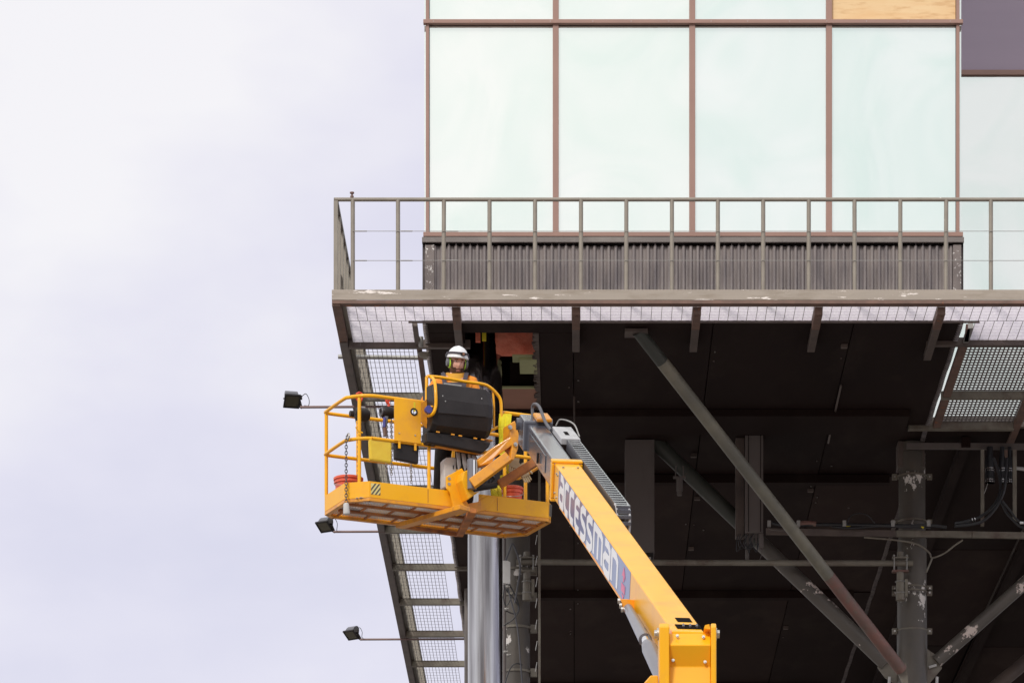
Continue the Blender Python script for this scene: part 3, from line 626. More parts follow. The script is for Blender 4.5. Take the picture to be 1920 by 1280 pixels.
cable([(1560, 987), (1600, 989), (1650, 986), (1700, 988), (1745, 989)], 0.015, ct)
cable([(1500, 981), (1515, 980), (1530, 982)], 0.034, ct, 'brace_red', 'cable_joint')
cable([(1440, 990), (1450, 993), (1470, 994), (1490, 990)], 0.008, ct, 'cabinet')
cable([(1588, 982), (1594, 968), (1610, 962), (1627, 966), (1640, 980)], 0.007, ct)
cable([(1575, 988), (1590, 986), (1605, 984)], 0.008, ct, 'strap')
cable([(1727, 987), (1732, 989)], 0.018, ct, 'strap', 'cable_tag')
for px in (1442, 1497, 1583, 1674, 1741): MB().box(P(px - 3, 986, YC - .03), P(px + 3, 977, YC + 0.03)).build('cable_clip', 'galv', ct)
cable([(1620, 1007), (1680, 1012), (1720, 1020), (1742, 1035), (1748, 1045), (1770, 1037), (1790, 1022), (1805, 1012)], 0.012, ct, 'beam_light')
cable([(1748, 1045), (1742, 1060), (1737, 1072)], 0.012, ct, 'beam_light')
# hanging frame with hoses at right
hf = thing('hose_manifold', P(1870, 845, 50.9), 'hanging manifold with silver bands and looping black hoses at the right edge', 'manifold')
MB().bar(P(1842, 843, 51.2), P(1842, 986, 51.2), 0.045, 0.045).build('hanger', 'beam_light', hf)
MB().bar(P(1902.5, 843, 51.2), P(1902.5, 976, 51.2), 0.05, 0.045).build('hanger', 'beam_light', hf)
for px, w in ((1856, 0.062), (1879, 0.045), (1893, 0.035)):
    c = P(px, 905, 51.3)
    MB().lathe(c, (0, 0, 1), [(0, w), (0.32, w), (0.36, w * .7), (0.48, w * .7)], 18).build('filter', 'hose', hf, smooth=True)
    for dz in (0.0, 0.03, 0.15, 0.18): MB().lathe(c + Vector((0, 0, dz)), (0, 0, 1), [(0, w + 0.006), (0.016, w + 0.006)], 18).build('band', 'chrome', hf, smooth=True)
YH = 51.05
cable([(1863, 858), (1872, 885), (1876, 915), (1868, 940), (1850, 960), (1828, 973), (1808, 978), (1790, 982)], 0.020, hf, Y=YH)
cable([(1888, 858), (1886, 890), (1882, 920), (1868, 950), (1845, 975), (1820, 983), (1790, 986)], 0.020, hf, Y=YH - .05)
cable([(1877, 940), (1888, 962), (1900, 975), (1912, 986), (1925, 990)], 0.018, hf, Y=YH)
cable([(1879, 938), (1895, 958), (1908, 975), (1925, 984)], 0.015, hf, Y=YH - .05)
cable([(1790, 983), (1803, 981), (1818, 977)], 0.036, hf, 'hose', 'cable_joint', YH)
for px, py in ((1822, 974), (1827, 973)): MB().lathe(P(px, py, YH - 0.03), (1, 0, 0.3), [(0, 0.026), (0.012, 0.026)], 12).build('band', 'chrome', hf)
MB().lathe(P(1912, 980, YH - .05), (1, 0, 0), [(0, 0.022), (0.05, 0.022)], 10).build('band', 'chrome', hf)
cable([(1852, 906), (1848, 918), (1845, 925)], 0.005, hf, 'galv', Y=YH)
sp_ = MB().path([P(1904, 877, 51.5), P(1960, 884, 51.5)], 0.024, 12).build('pale_pipe', 'junction', hf, smooth=True)
# hanging duct and cabinet
dk = thing('hanging_duct', P(1200, 1035, 51.6), 'tall plain grey rectangular duct hanging behind the boom', 'duct')
a0, a1 = P(1172, 1035, 51.5), P(1227, 790, 51.5)
MB().box((a0.x, 51.5, a0.z), (a1.x, 51.9, HS)).build('casing', 'cabinet', dk, bevel=0.008)
MB().box((a0.x + 0.04, 51.53, a0.z - 0.05), (a1.x - 0.02, 51.87, a0.z + 0.01)).build('bottom_recess', 'black', dk)
MB().box(P(1205, 1051, 51.55), P(1220, 1041, 51.7)).build('white_connector', 'junction', dk)
hc = thing('cable_cabinet', P(1414, 1000, 51.6), 'narrow grey hanging cabinet with cables below it beside the long brace', 'cabinet')
a0, a1 = P(1397, 998, 51.3), P(1431, 800, 51.3)
MB().box((a0.x, 51.3, a0.z), (a1.x, 51.6, HS)).build('casing', 'cabinet', hc, bevel=0.006)
for px in (1403.5, 1426): MB().box((fx(px, 51.3) - 0.004, 51.296, a0.z + 0.01), (fx(px, 51.3) + 0.004, 51.299, HS)).build('seam', 'soffit_gap', hc)
MB().box((a0.x - 0.12, 51.42, a0.z - 0.02), (a0.x - 0.005, 51.6, HS)).build('side_casing', 'beam', hc, bevel=0.006)
for px, y0, y1, r in ((1401, 999, 1050, 0.026), (1410, 999, 1025, 0.02), (1418, 1000, 1018, 0.014)):
    MB().path([P(px, y0, 51.4), P(px, y1, 51.4)], r, 12).build('conduit', 'cabinet', hc, smooth=True)
MB().box(P(1423, 1026, 51.35), P(1431, 1003, 51.45)).build('fuse_box', 'cabinet', hc, bevel=0.004)
cable([(1427, 1026), (1428, 1038), (1424, 1050)], 0.005, hc, 'cabinet', Y=51.4)
for k in range(7):
    a_ = 1386 + k * 5 + random.uniform(-3, 3)
    cable([(a_, 1000), (a_ - random.uniform(0, 10), 1015 + random.uniform(-3, 6)), (a_ + random.uniform(-2, 6), 1032 + random.uniform(-4, 6)), (a_ + random.uniform(4, 12), 1018)], 0.006, hc, 'hose', Y=51.35)
pcg = thing('pipe_hanger', P(1287, 915, 51.4), 'small pipe stub with U-bolts hanging between the two ducts', 'pipe hanger')
c = P(1274, 895, 51.4)
MB().box(c + Vector((-0.085, -0.03, -0.01)), c + Vector((0.085, 0.03, 0.012))).build('plate', 'cabinet', pcg)
for dx in (-0.055, 0.055): MB().path([c + Vector((dx, -0.02, 0)), c + Vector((dx * .85, -0.02, 0.15))], 0.008, 6).build('u_bolt', 'cabinet', pcg)
MB().lathe(c + Vector((0, 0, -0.24)), (0, 0, 1), [(0, 0.035), (0.06, 0.035), (0.06, 0.045), (0.23, 0.045)], 14).build('stub', 'cabinet', pcg, smooth=True)
# perforated cable strut right of the grey column
ps_ = thing('perforated_strut', P(1010, 1000, 51.0), 'thin vertical cable strut with bright slots standing right of the grey column', 'strut')
zb, zt = fz(1300, 51.0), fz(760, 51.0)
MB().box((fx(1009, 51), 51.0, 0), (fx(1013.5, 51), 51.04, zt)).build('rail', 'beam_light', ps_)
slot = MB().bar((0, 0, 0), (0.022, 0, 0.125), 0.008, 0.014).build('cable_tie', 'junction', ps_, origin=Vector((0, 0, 0)))
slot.location = P(1004, 1020, 51.0) - wloc(ps_)
for k in range(1, 8): dup(slot, (random.uniform(-.004, .004), 0, -0.281 * k))
# junction box and loose cables between the columns
jb = thing('junction_box', P(949, 1093, 51.0), 'small white junction box with dangling cables between the two left columns', 'junction box')
MB().prism([P(943, 1092, 50.9), P(943, 1050, 50.9), P(952, 1050, 50.9), P(957, 1053, 50.9), P(957, 1093, 50.9), P(953, 1094, 50.9)], (0, 0.12, 0)).build('enclosure', 'junction', jb, bevel=0.006)
YJ = 50.95
for pts, r in (([(946, 1096), (951, 1108), (962, 1120), (972, 1138), (966, 1150), (950, 1145), (945, 1140)], 0.008), ([(955, 1095), (968, 1120), (973, 1142), (962, 1160), (944, 1172)], 0.009),
               ([(950, 1095), (958, 1125), (966, 1155), (972, 1190), (975, 1230), (980, 1290)], 0.010), ([(948, 1050), (955, 1032), (962, 1020), (975, 1060), (970, 1100), (965, 1130)], 0.012),
               ([(946, 1098), (944, 1120), (950, 1135), (963, 1110)], 0.007), ([(945, 1285), (957, 1252), (968, 1243), (980, 1246)], 0.008)):
    cable(pts, r, jb, 'hose' if r < .0095 else 'chain_carrier', Y=YJ)
for c_ in ((946, 1142), (944, 1222), (950, 1228), (948, 1100)): MB().lathe(P(*c_, YJ - .03), (1, 0, .2), [(0, 0.022), (0.03, 0.022), (0.03, 0.012), (0.06, 0.012)], 10).build('gland', 'galv', jb)
MB().path([P(946, 1000, 51.1), P(946, 1320, 51.1)], 0.022, 10).build('riser_pipe', 'cabinet', jb, smooth=True)
fp = MB().path([P(868, 1000, 60), P(876, 1085, 60), P(876, 1300, 60)], 0.045, 12).build('drain_pipe', 'flashing', None, smooth=True, origin=P(876, 1085, 60))
tag(fp, 'thin grey pipe seen left of the polished column', 'pipe')
# hanging rods under the soffit
for k, (px, y0, y1, Yr) in enumerate(((1076, 712, 800, 49.5),)):
    r_ = MB().path([P(px, y0, Yr), P(px + 1, y1, Yr)], 0.012, 8).build('soffit_rod', 'beam', None, smooth=True, origin=P(px, y1, Yr)); tag(r_, 'thin dark rod hanging under the soffit above the cable carrier', 'rod')
sd = MB().path([PZ(1577, 722, HS - 0.03), PZ(1553, 830, HS - 0.03)], 0.014, 8).build('soffit_conduit', 'beam', None, smooth=True, origin=PZ(1577, 722, HS - 0.03)); tag(sd, 'thin conduit running along the dark soffit left of the thick column', 'conduit')

# ================================================================== FLOODLIGHTS
def floodlight(px, py, Y, xe, tilt, yaw, label):
    t_ = thing('floodlight', P(px, py, Y), label, 'floodlight', 'floodlights on arms beside the walkway')
    a = P(px + 12, py + 14 * 49.6 / Y, Y); zr = a.z
    b = Vector((xe, Y, zr + 0.008)); a = Vector((P(px + 14, py, Y).x, Y, zr))
    MB().path([a, b], 0.017, 10).build('arm', 'rod', t_, smooth=True)
    c = P(px - 2, py, Y)
    Rm = Matrix.Rotation(yaw, 3, 'Z') @ Matrix.Rotation(tilt, 3, 'X')     # local: lens looks along -Y then tilted down
    def W(x, y, z): return c + Rm @ Vector((x, y, z))
    # housing: curved back, widening to the lens
    prof = []
    for k in range(9):
        th = math.pi * k / 8; prof.append((0.125 * math.sin(th) + 0.0, 0.074 * math.cos(th)))
    vs = []; fs = []; n = len(prof)
    for s, sc in ((-1, .92), (1, .92)):
        for (yy, zz) in prof: vs.append(W(s * 0.085 * sc, yy + 0.02, zz * 1.05))
    for k in range(n - 1): fs.append((k, k + 1, n + k + 1, n + k))
    fs.append(tuple(range(n))); fs.append(tuple(reversed(range(n, 2 * n))))
    vs2 = [W(-.098, -.02, -.092), W(.098, -.02, -.092), W(.098, -.02, .092), W(-.098, -.02, .092), W(-.078, .02, -.076), W(.078, .02, -.076), W(.078, .02, .076), W(-.078, .02, .076)]
    mb = MB().add(vs, fs); mb.add(vs2, [(0, 1, 5, 4), (1, 2, 6, 5), (2, 3, 7, 6), (3, 0, 4, 7), (4, 5, 6, 7)]); mb.build('housing', 'lamp_grey', t_)
    fr_ = MB()
    for (x0, x1, z0, z1) in ((-.104, .104, .082, .1), (-.104, .104, -.1, -.082), (-.104, -.088, -.082, .082), (.088, .104, -.082, .082)):
        fr_.hexa([W(x0, -.045, z0), W(x1, -.045, z0), W(x1, -.02, z0), W(x0, -.02, z0), W(x0, -.045, z1), W(x1, -.045, z1), W(x1, -.02, z1), W(x0, -.02, z1)])
    fr_.build('lens_frame', 'black', t_)
    MB().hexa([W(-.088, -.035, -.082), W(.088, -.035, -.082), W(.088, -.022, -.082), W(-.088, -.022, -.082), W(-.088, -.035, .082), W(.088, -.035, .082), W(.088, -.022, .082), W(-.088, -.022, .082)]).build('lens', 'lens_glass', t_)
    MB().box(W(0.075, 0.02, 0.02) - Vector((0.02, .02, .02)), W(0.075, 0.02, 0.02) + Vector((0.06, .03, .03))).build('terminal_box', 'black', t_, bevel=0.006)
    yk = MB(); yk.bar(W(0.10, 0.02, 0.0), a + Vector((0.01, 0, 0.01)), 0.018, 0.03); yk.bar(W(-.10, 0.05, -0.02), a + Vector((0.02, .05, 0.0)), 0.012, 0.02); yk.build('yoke', 'black', t_)
    w0 = W(0.13, 0.02, 0.05)
    MB().path(smooth_path([w0, w0 + Vector((0.05, 0, 0.03)), w0 + Vector((0.09, 0, -0.04)), w0 + Vector((0.085, 0, -0.12)), a + Vector((0.05, 0, 0.02))], 6), 0.005, 6).build('cable', 'hose', t_, smooth=True)
    return t_
floodlight(549, 749, 49.62, -2.3, R(50), R(14), 'grey floodlight on the topmost of three side arms, nearest the basket rail')
floodlight(611, 984, 56.3, -1.75, R(55), R(-30), 'grey floodlight on a brown arm just below the basket floor')
floodlight(661, 1187, 63.2, -1.75, R(55), R(-34), 'small grey floodlight on the lowest of the three side arms')

# ================================================================== BOOM LIFT
lift = thing('boom_lift', (1.0, 28.2, 0), 'yellow articulated boom lift with raised basket and dark grey inner boom', 'boom lift')
d = Vector((-0.117, 1, 0.427)); d.normalize()
sx = Vector((1, 0.117, 0)).normalized()
nU = sx.cross(d).normalized()
if nU.z < 0: nU = -nU
E0 = P(1040, 868, 36.0)         # top-left edge at the collar
BW, BH = 0.236, 0.32
def Bm(t, a, b): return E0 + d * t + sx * a + nU * b      # along, right, up from the top-left edge
# outer boom
Lb = -8.5
def section(mb, t0, t1, a0, a1, b0, b1):
    mb.hexa([Bm(t0, a0, b0), Bm(t0, a1, b0), Bm(t1, a1, b0), Bm(t1, a0, b0), Bm(t0, a0, b1), Bm(t0, a1, b1), Bm(t1, a1, b1), Bm(t1, a0, b1)])
    return mb
boom = section(MB(), Lb, 0, 0, BW, -BH, 0).build('outer_boom', 'yellow', lift, bevel=0.012)
# collar
cb = MB(); q = 0.028
section(cb, -0.03, 0.10, -q, BW + q, 0.002, q); section(cb, -0.03, 0.10, -q, BW + q, -BH - q, -BH - 0.002); section(cb, -0.03, 0.10, -q, -0.002, -BH, 0.0); section(cb, -0.03, 0.10, BW + 0.002, BW + q, -BH, 0.0)
cb.build('collar', 'yellow', boom, bevel=0.008)
def bolt_at(p, n, parent, r=0.012, h=0.01, m='bolt'): MB().lathe(p, n, [(0, r), (h, r), (h, r * .6), (h * 1.4, r * .6)], 8).build('bolt', m, parent)
for a_ in (0.05, BW - 0.05): bolt_at(Bm(-0.30, a_, 0.0), nU, boom)
for b_, t_ in ((-0.06, -0.35), (-0.27, -0.30), (-0.06, -0.25), (-0.25, -0.15)): bolt_at(Bm(t_, 0, b_), -sx, boom, 0.012)
# sticker
ts0, ts1 = -0.42, -5.95
MB().hexa([Bm(ts1, -0.002, -BH + 0.02), Bm(ts0, -0.002, -BH + 0.02), Bm(ts0, 0.0005, -BH + 0.02), Bm(ts1, 0.0005, -BH + 0.02), Bm(ts1, -0.002, -0.006), Bm(ts0, -0.002, -0.006), Bm(ts0, 0.0005, -0.006), Bm(ts1, 0.0005, -0.006)]).build('blue_sticker', 'sticker_blue', boom)
# letters: read from the collar downwards, tops toward the top of the boom
GL = {'a': [[(0.15, 1), (.72, 1), (1, .84), (1, 0), (.25, 0), (0, .14), (0, .40), (.25, .56), (1, .56)]], 'c': [[(1, 1), (.3, 1), (0, .84), (0, .16), (.3, 0), (1, 0)]],
      'e': [[(1, 1), (.3, 1), (0, .84), (0, .16), (.3, 0), (1, 0)], [(0, .52), (.8, .52)]], 's': [[(1, 1), (.3, 1), (0, .86), (0, .66), (.25, .54), (.75, .46), (1, .34), (1, .14), (.7, 0), (0, 0)]],
      'm': [[(0, 0), (0, 1), (.8, 1), (1, .88), (1, 0)], [(.5, 1), (.5, 0)]], 'n': [[(0, 0), (0, 1), (.7, 1), (1, .84), (1, 0)]]}
def stroke(pts, hw, mapf, x_lift):
    mb = MB()
    n = len(pts)
    for i in range(n - 1):
        (x0, y0), (x1, y1) = pts[i], pts[i + 1]; dx, dy = x1 - x0, y1 - y0; l = math.hypot(dx, dy); dx /= l; dy /= l
        e0 = hw[1] * 0.45 if i else 0; e1 = hw[1] * 0.45 if i < n - 2 else 0
        q = []
        for (x, y, s, e, sg) in ((x0, y0, 1, e0, -1), (x1, y1, 1, e1, 1), (x1, y1, -1, e1, 1), (x0, y0, -1, e0, -1)):
            q.append(mapf(x + dx * sg * e / hw[2] + (-dy) * s * hw[1] / hw[2], y + dy * sg * e / hw[3] + dx * s * hw[1] / hw[3], x_lift + 0.0002 * i))
        q2 = [p + sx * 0.0012 for p in q]
        mb.hexa(q + q2)
    return mb
word = 'accessman'; zt0, zb0 = -0.042, -BH + 0.045
t_cur = -0.56; 
adv = [0.46, 0.43, 0.45, 0.47, 0.50, 0.52, 0.76, 0.56, 0.54]
for ch, w in zip(word, adv):
    lw = w - 0.145; lh = zt0 - zb0; tc_ = t_cur
    def mf(x, y, lift_): return Bm(tc_ - x * lw, -0.0035 - lift_, zb0 + y * lh)
    mb = MB()
    for st in GL[ch]:
        s_ = stroke(st, (0, 0.032, lw * 0.62, lh), mf, 0.0); mb.add(s_.v, s_.f)
    mb.build('letter', 'white_vinyl', boom)
    t_cur -= w
# magenta arrow emblem after the lettering
def emb(pts, m, nm): MB().prism([Bm(-x, -0.0035, -y) for x, y in pts], -sx * 0.0012).build(nm, m, boom)
tq = 5.42
emb([(tq, 0.12), (tq + .12, 0.03), (tq + .24, 0.12), (tq + .155, 0.105), (tq + .155, .15), (tq + .085, .15), (tq + .085, .105)], 'magenta', 'arrow_emblem')
emb([(tq + .0, 0.17), (tq + .24, .17), (tq + .24, .235), (tq + .0, .235)], 'magenta', 'ring_emblem')
emb([(tq + .04, 0.25), (tq + .2, .25), (tq + .12, .295)], 'magenta', 'tip_emblem')
# slots near the lower end of the boom top
section(MB(), -8.12, -7.95, 0.09, 0.20, 0.0, 0.003).build('slot', 'soffit_gap', boom)
section(MB(), -8.40, -8.24, 0.05, 0.235, 0.002, 0.006).build('slot', 'soffit_gap', boom)
for a_ in (0.10, 0.15, 0.20): MB().path([Bm(-8.36, a_, 0.01), Bm(-8.28, a_ + .01, 0.012)], 0.009, 6).build('hose_end', 'chain_carrier', boom)
MB().path([Bm(-0.6, 0.0, -BH + 0.004), Bm(Lb + .1, 0.0, -BH + 0.004)], 0.006, 6).build('weld_bead', 'orange', boom)
# inner boom
ib = section(MB(), 0.0, 3.0, 0.022, BW - 0.022, -BH + 0.02, -0.022).build('inner_boom', 'boom_grey', lift, bevel=0.02)
section(MB(), 1.0, 2.6, 0.014, 0.021, -0.235, -0.07).build('side_plate', 'boom_grey', ib, bevel=0.006)
for t_ in (1.55,): MB().path([Bm(t_, 0.0, -0.12), Bm(t_, 0.0, -0.22)], 0.012, 8).build('guide_pin', 'black', ib)
# boom head
section(MB(), 2.85, 3.35, -0.02, BW + 0.03, -BH + 0.03, 0.012).build('boom_head', 'boom_grey', lift, bevel=0.02)
hh = MB(); hh.lathe(Bm(3.3, -0.05, -0.08), sx, [(0, 0.06), (BW + 0.13, 0.06)], 20); hh.build('head_pin', 'boom_grey', lift, smooth=True)
MB().path(smooth_path([Bm(3.15, 0.10, 0.0), Bm(3.2, 0.10, 0.12), Bm(3.0, 0.14, 0.14), Bm(2.6, 0.17, 0.04), Bm(2.3, 0.2, 0.0)], 6), 0.016, 8).build('hose_loop', 'chain_carrier', lift, smooth=True)
MB().path(smooth_path([Bm(2.4, BW + .02, 0.03), Bm(2.35, BW + .06, 0.10), Bm(1.9, BW + .14, 0.12), Bm(1.6, BW + .17, 0.04)], 6), 0.007, 6).build('hose_loop', 'galv', lift, smooth=True)
section(MB(), 2.75, 3.2, 0.10, BW + 0.02, 0.015, 0.05).build('head_cover', 'orange', lift, bevel=0.01)
# cable carrier (energy chain)
ccp = section(MB(), 1.50, 2.35, BW - 0.02, BW + 0.17, -0.03, 0.03).build('carrier_box', 'boom_pale', lift, bevel=0.006, label='pale grey bracket box of the cable carrier')
section(MB(), 1.75, 1.98, BW + 0.05, BW + 0.09, 0.03, 0.033).build('slot', 'soffit_gap', ccp)
cc = section(MB(), -2.55, 1.5, BW + 0.035, BW + 0.045, -0.085, 0.02).build('cable_carrier', 'chain_carrier', lift)
section(MB(), -2.55, 1.5, BW + 0.150, BW + 0.160, -0.085, 0.02).build('side_band', 'boom_grey', cc)
section(MB(), -2.55, 1.5, BW + 0.045, BW + 0.150, -0.085, -0.06).build('tray', 'chain_carrier', cc)
ln = section(MB(), 1.38, 1.425, BW + 0.04, BW + 0.155, 0.018, 0.022).build('link', 'boom_grey', cc)
for k in range(1, 30): dup(ln, -d * 0.135 * k)
for k in range(4):
    a_ = R(22 * (k + 1)); c0 = Bm(-2.55, 0, 0.02 - 0.14)
    t1, u1 = -2.55 - 0.14 * math.sin(a_) * 1.2, -0.12 + 0.14 * math.cos(a_)
    section(MB(), t1 - 0.03, t1 + 0.02, BW + 0.035, BW + 0.16, u1 - 0.015, u1 + 0.012).build('link', 'boom_grey', cc)
for a_ in (0.04, 0.15): MB().path([Bm(-2.5, BW + a_, 0.015)] + [Bm(-2.55 - 0.15 * math.sin(R(k)) * 1.2, BW + a_, -0.13 + 0.145 * math.cos(R(k))) for k in (20, 45, 70, 90)] + [Bm(-2.72, BW + a_, -0.25)], 0.010, 6).build('side_band', 'boom_pale', cc)

# knuckle at the lower boom end
kn = thing('tmp', (0, 0, 0), 'x', 'x'); bpy.data.objects.remove(kn)
KY = 27.95; sK = F / KY
def K(px, py, dy=0.0): return P(px, py, KY + dy)
kb = MB()
zt = K(0, 1168).z; x0, x1, x2, x3 = K(1236, 0).x, K(1255, 0).x, K(1333, 0).x, K(1343, 0).x
# side cheeks
prof = [(0.0, K(0, 1300).z - 1.6), (0.0, K(0, 1176).z), (0.05, K(0, 1167).z), (0.42, K(0, 1167).z + 0.04), (0.50, K(0, 1190).z), (0.50, K(0, 1300).z - 1.6)]
ck = MB().prism([(x0, KY - 0.03 + y, z) for y, z in prof], (x1 - x0, 0, 0)).build('knuckle_cheek', 'yellow', lift, bevel=0.008)
MB().prism([(x2, KY - 0.03 + y, z) for y, z in prof], (x3 - x2, 0, 0)).build('knuckle_cheek', 'yellow', lift, bevel=0.008)
# faceted front plate
z_ = lambda py: K(0, py).z
pf = [(0.10, z_(1181)), (-0.005, z_(1209)), (0.07, z_(1245)), (0.02, z_(1300)), (0.02, z_(1300) - 1.6), (0.40, z_(1300) - 1.6), (0.40, z_(1181))]
MB().prism([(x1 + 0.001, KY + y, z) for y, z in pf], (x2 - x1 - 0.002, 0, 0)).build('knuckle_front_plate', 'yellow', lift, bevel=0.006)
for px, py, dy in ((1270, 1192, 0.045), (1319, 1194, 0.045), (1262, 1238, 0.05), (1322, 1241, 0.05)): bolt_at(K(px, py, dy) , (0, -1, 0.2), lift, 0.012, 0.012)
for px, s in ((1232, -1), (1344, 1)): MB().lathe(K(px, 1188, 0.15), (s, 0, 0), [(-0.03, 0.045), (0.0, 0.045), (0.0, 0.03), (0.02, 0.03)], 14).build('pin_end', 'bolt', lift, smooth=True)
MB().prism([(K(1320, 0).x, KY + 0.02, z_(1176)), (K(1322, 0).x, KY + 0.02, z_(1170)), (K(1330, 0).x, KY + .02, z_(1168)), (K(1332, 0).x, KY + 0.02, z_(1178))], (0, 0.2, 0)).build('knuckle_lug', 'yellow', lift)
MB().prism([K(1205, 1290), K(1206, 1281), K(1220, 1265), K(1234, 1265), K(1235, 1300), K(1205, 1300)], (0, 0.3, 0)).build('side_cover', 'yellow', lift, bevel=0.008)
# levelling cylinder below the boom
MB().path([P(1178, 1140, 30.3), P(1210, 1199, 29.2)], [0.036, 0.052], 18).build('rod_housing', 'cyl_grey', lift, smooth=True)
MB().path([P(1205, 1188, 29.35), P(1218, 1215, 28.9)], 0.034, 18).build('piston_rod', 'chrome', lift, smooth=True)
MB().path([P(1214, 1208, 28.95), P(1219, 1217, 28.85), P(1250, 1285, 28.2)], [0.045, 0.062, 0.062], 20).build('cylinder_barrel', 'cyl_grey', lift, smooth=True)
MB().path([P(1208, 1178, 29.4), P(1228, 1215, 28.8)], 0.012, 8).build('hydraulic_line', 'hose', lift, smooth=True)
lg = MB().prism([P(1163, 1122, 30.35), P(1175, 1122, 30.35), P(1184, 1138, 30.35), P(1180, 1143, 30.35), P(1172, 1150, 30.35), P(1167, 1141, 30.35)], (0.10, 0.05, 0)).build('cylinder_lug', 'orange', lift, bevel=0.006)
for px, py in ((1163, 1126), (1166, 1135), (1169, 1142)): MB().lathe(P(px, py, 30.33), (-1, 0, 0), [(0, 0.022), (0.02, 0.022)], 10).build('bolt', 'bolt', lift)
# riser and chassis (below the frame)
xk = (x0 + x3) / 2
MB().box((x0 + 0.03, KY + 0.03, 1.6), (x3 - 0.03, KY + 0.42, z_(1300) - 1.55)).build('riser_boom', 'yellow', lift, bevel=0.012)
MB().box((xk - 0.9, KY - 0.9, 0.95), (xk + 0.9, KY + 1.9, 1.65)).build('turntable', 'yellow', lift, bevel=0.08)
MB().box((xk - 0.8, KY - 1.2, 0.45), (xk + 0.8, KY + 1.6, 0.93)).build('chassis', 'boom_grey', lift, bevel=0.05)
for sx_ in (-1, 1):
    for yy in (-0.95, 1.35):
        w = MB().lathe((xk + sx_ * 0.82, KY + yy, 0.45), (sx_, 0, 0), [(0, 0.36), (0.03, 0.45), (0.27, 0.45), (0.3, 0.36)], 28).build('wheel', 'hose', lift, smooth=True)
        MB().lathe((xk + sx_ * 1.115, KY + yy, 0.45), (sx_, 0, 0), [(0, 0.24), (0.01, 0.22), (0.02, 0.05)], 20).build('rim', 'yellow', w, smooth=True)

# ---------------- basket
TH = math.atan2(0.94, 2.04); BU = Vector((math.cos(TH), math.sin(TH), 0)); BV = Vector((-math.sin(TH), math.cos(TH), 0))
BO = Vector((-2.29, 40.0, EYE + 10.36)); BLn, BWd = 2.25, 0.86
def B(u, v, w): return BO + BU * u + BV * v + Vector((0, 0, w))
def near(px, py, v=0.0):     # point of the vertical plane v seen at a pixel, as (u, w)
    dr = Vector(((px - CX) / F, 1, (CY - py) / F)); o = Vector((0, 0, EYE)); n = BV
    t_ = ((BO + BV * v) - o).dot(n) / dr.dot(n); p = o + dr * t_ - BO
    return p.dot(BU), p.z
def NP(px, py, v=0.0): u, w = near(px, py, v); return B(u, v, w)
def flat(px, py, w):         # point of the level w seen at a pixel, as (u, v)
    p = PZ(px, py, BO.z + w) - BO; return p.dot(BU), p.dot(BV)
bk = thing('tmp2', (0, 0, 0), 'x', 'x'); bpy.data.objects.remove(bk)
# toe board ring: outline with chamfered corners
ol = [(-0.06, 0.18), (0.15, 0.0), (BLn - 0.05, 0.0), (BLn, 0.05), (BLn, BWd - 0.2), (BLn - 0.2, BWd), (0.05, BWd), (-0.06, BWd - 0.10)]
basket = MB(); th_ = 0.012
def toe(mb, a, b, w0, w1, vin=th_):
    pa, pb = Vector((a[0], a[1], 0)), Vector((b[0], b[1], 0)); dd = (pb - pa).normalized(); nn_ = Vector((-dd.y, dd.x, 0)) * vin
    f = lambda p, w: B(p.x, p.y, w)
    mb.hexa([f(pa, w0), f(pb, w0), f(pb + nn_, w0), f(pa + nn_, w0), f(pa, w1), f(pb, w1), f(pb + nn_, w1), f(pa + nn_, w1)])
uG0, uG1 = near(848, 940)[0], near(898, 940)[0]     # gap where the mount stands
segs = [(ol[0], ol[1]), (ol[1], (uG0, 0)), ((uG1, 0), ol[2]), (ol[2], ol[3]), (ol[3], ol[4]), (ol[4], ol[5]), (ol[5], ol[6]), (ol[6], ol[7]), (ol[7], ol[0])]
for a_, b_ in segs: toe(basket, a_, b_, 0.035, 0.205)
basket = basket.build('basket', 'yellow', lift, bevel=0.003)
lip = MB()
for i in range(len(ol)): 
    toe(lip, ol[i], ol[(i + 1) % len(ol)], 0.0, 0.033, 0.05)
lip.build('bottom_lip', 'orange', basket, bevel=0.003)
# floor: frame members and expanded metal
fl = MB()
for v_ in (0.30, 0.57): fl.bar(B(0.03, v_, 0.018), B(BLn - 0.03, v_, 0.018), 0.05, 0.02)
fl.build('floor_rail', 'dirty_orange', basket)
for u_ in [0.10 + 0.31 * k for k in range(8)]:
    for v0, v1 in ((0.06, 0.27), (0.33, 0.54), (0.60, 0.80)):
        uu = min(BLn - 0.06, u_ + (0.16 if v0 > 0.3 and v0 < 0.5 else 0))
        MB().bar(B(uu, v0, 0.022), B(uu, v1, 0.022), 0.024, 0.012).build('floor_crossbar', 'dirty_orange', basket)
mbx = MB(); pit = 0.030
for i in range(int((BLn - 0.08) / pit)):
    mbx.bar(B(0.04 + i * pit, 0.06, 0.034), B(0.04 + i * pit, BWd - 0.06, 0.034), 0.017, 0.004)
for j in range(int(0.76 / 0.05)):
    mbx.bar(B(0.06, 0.05 + j * 0.05, 0.037), B(BLn - 0.06, 0.05 + j * 0.05, 0.037), 0.018, 0.004)
mbx.build('floor_mesh', 'cover_grey', basket, kind='stuff')
# hazard labels
def decal_box(c0, c1, v, m, nm, parent, e=0.002):
    (u0, w0), (u1, w1) = c0, c1
    return MB().hexa([B(u0, v, w0), B(u1, v, w0), B(u1, v - e, w0), B(u0, v - e, w0), B(u0, v, w1), B(u1, v, w1), B(u1, v - e, w1), B(u0, v - e, w1)]).build(nm, m, parent)
hu = 0.145
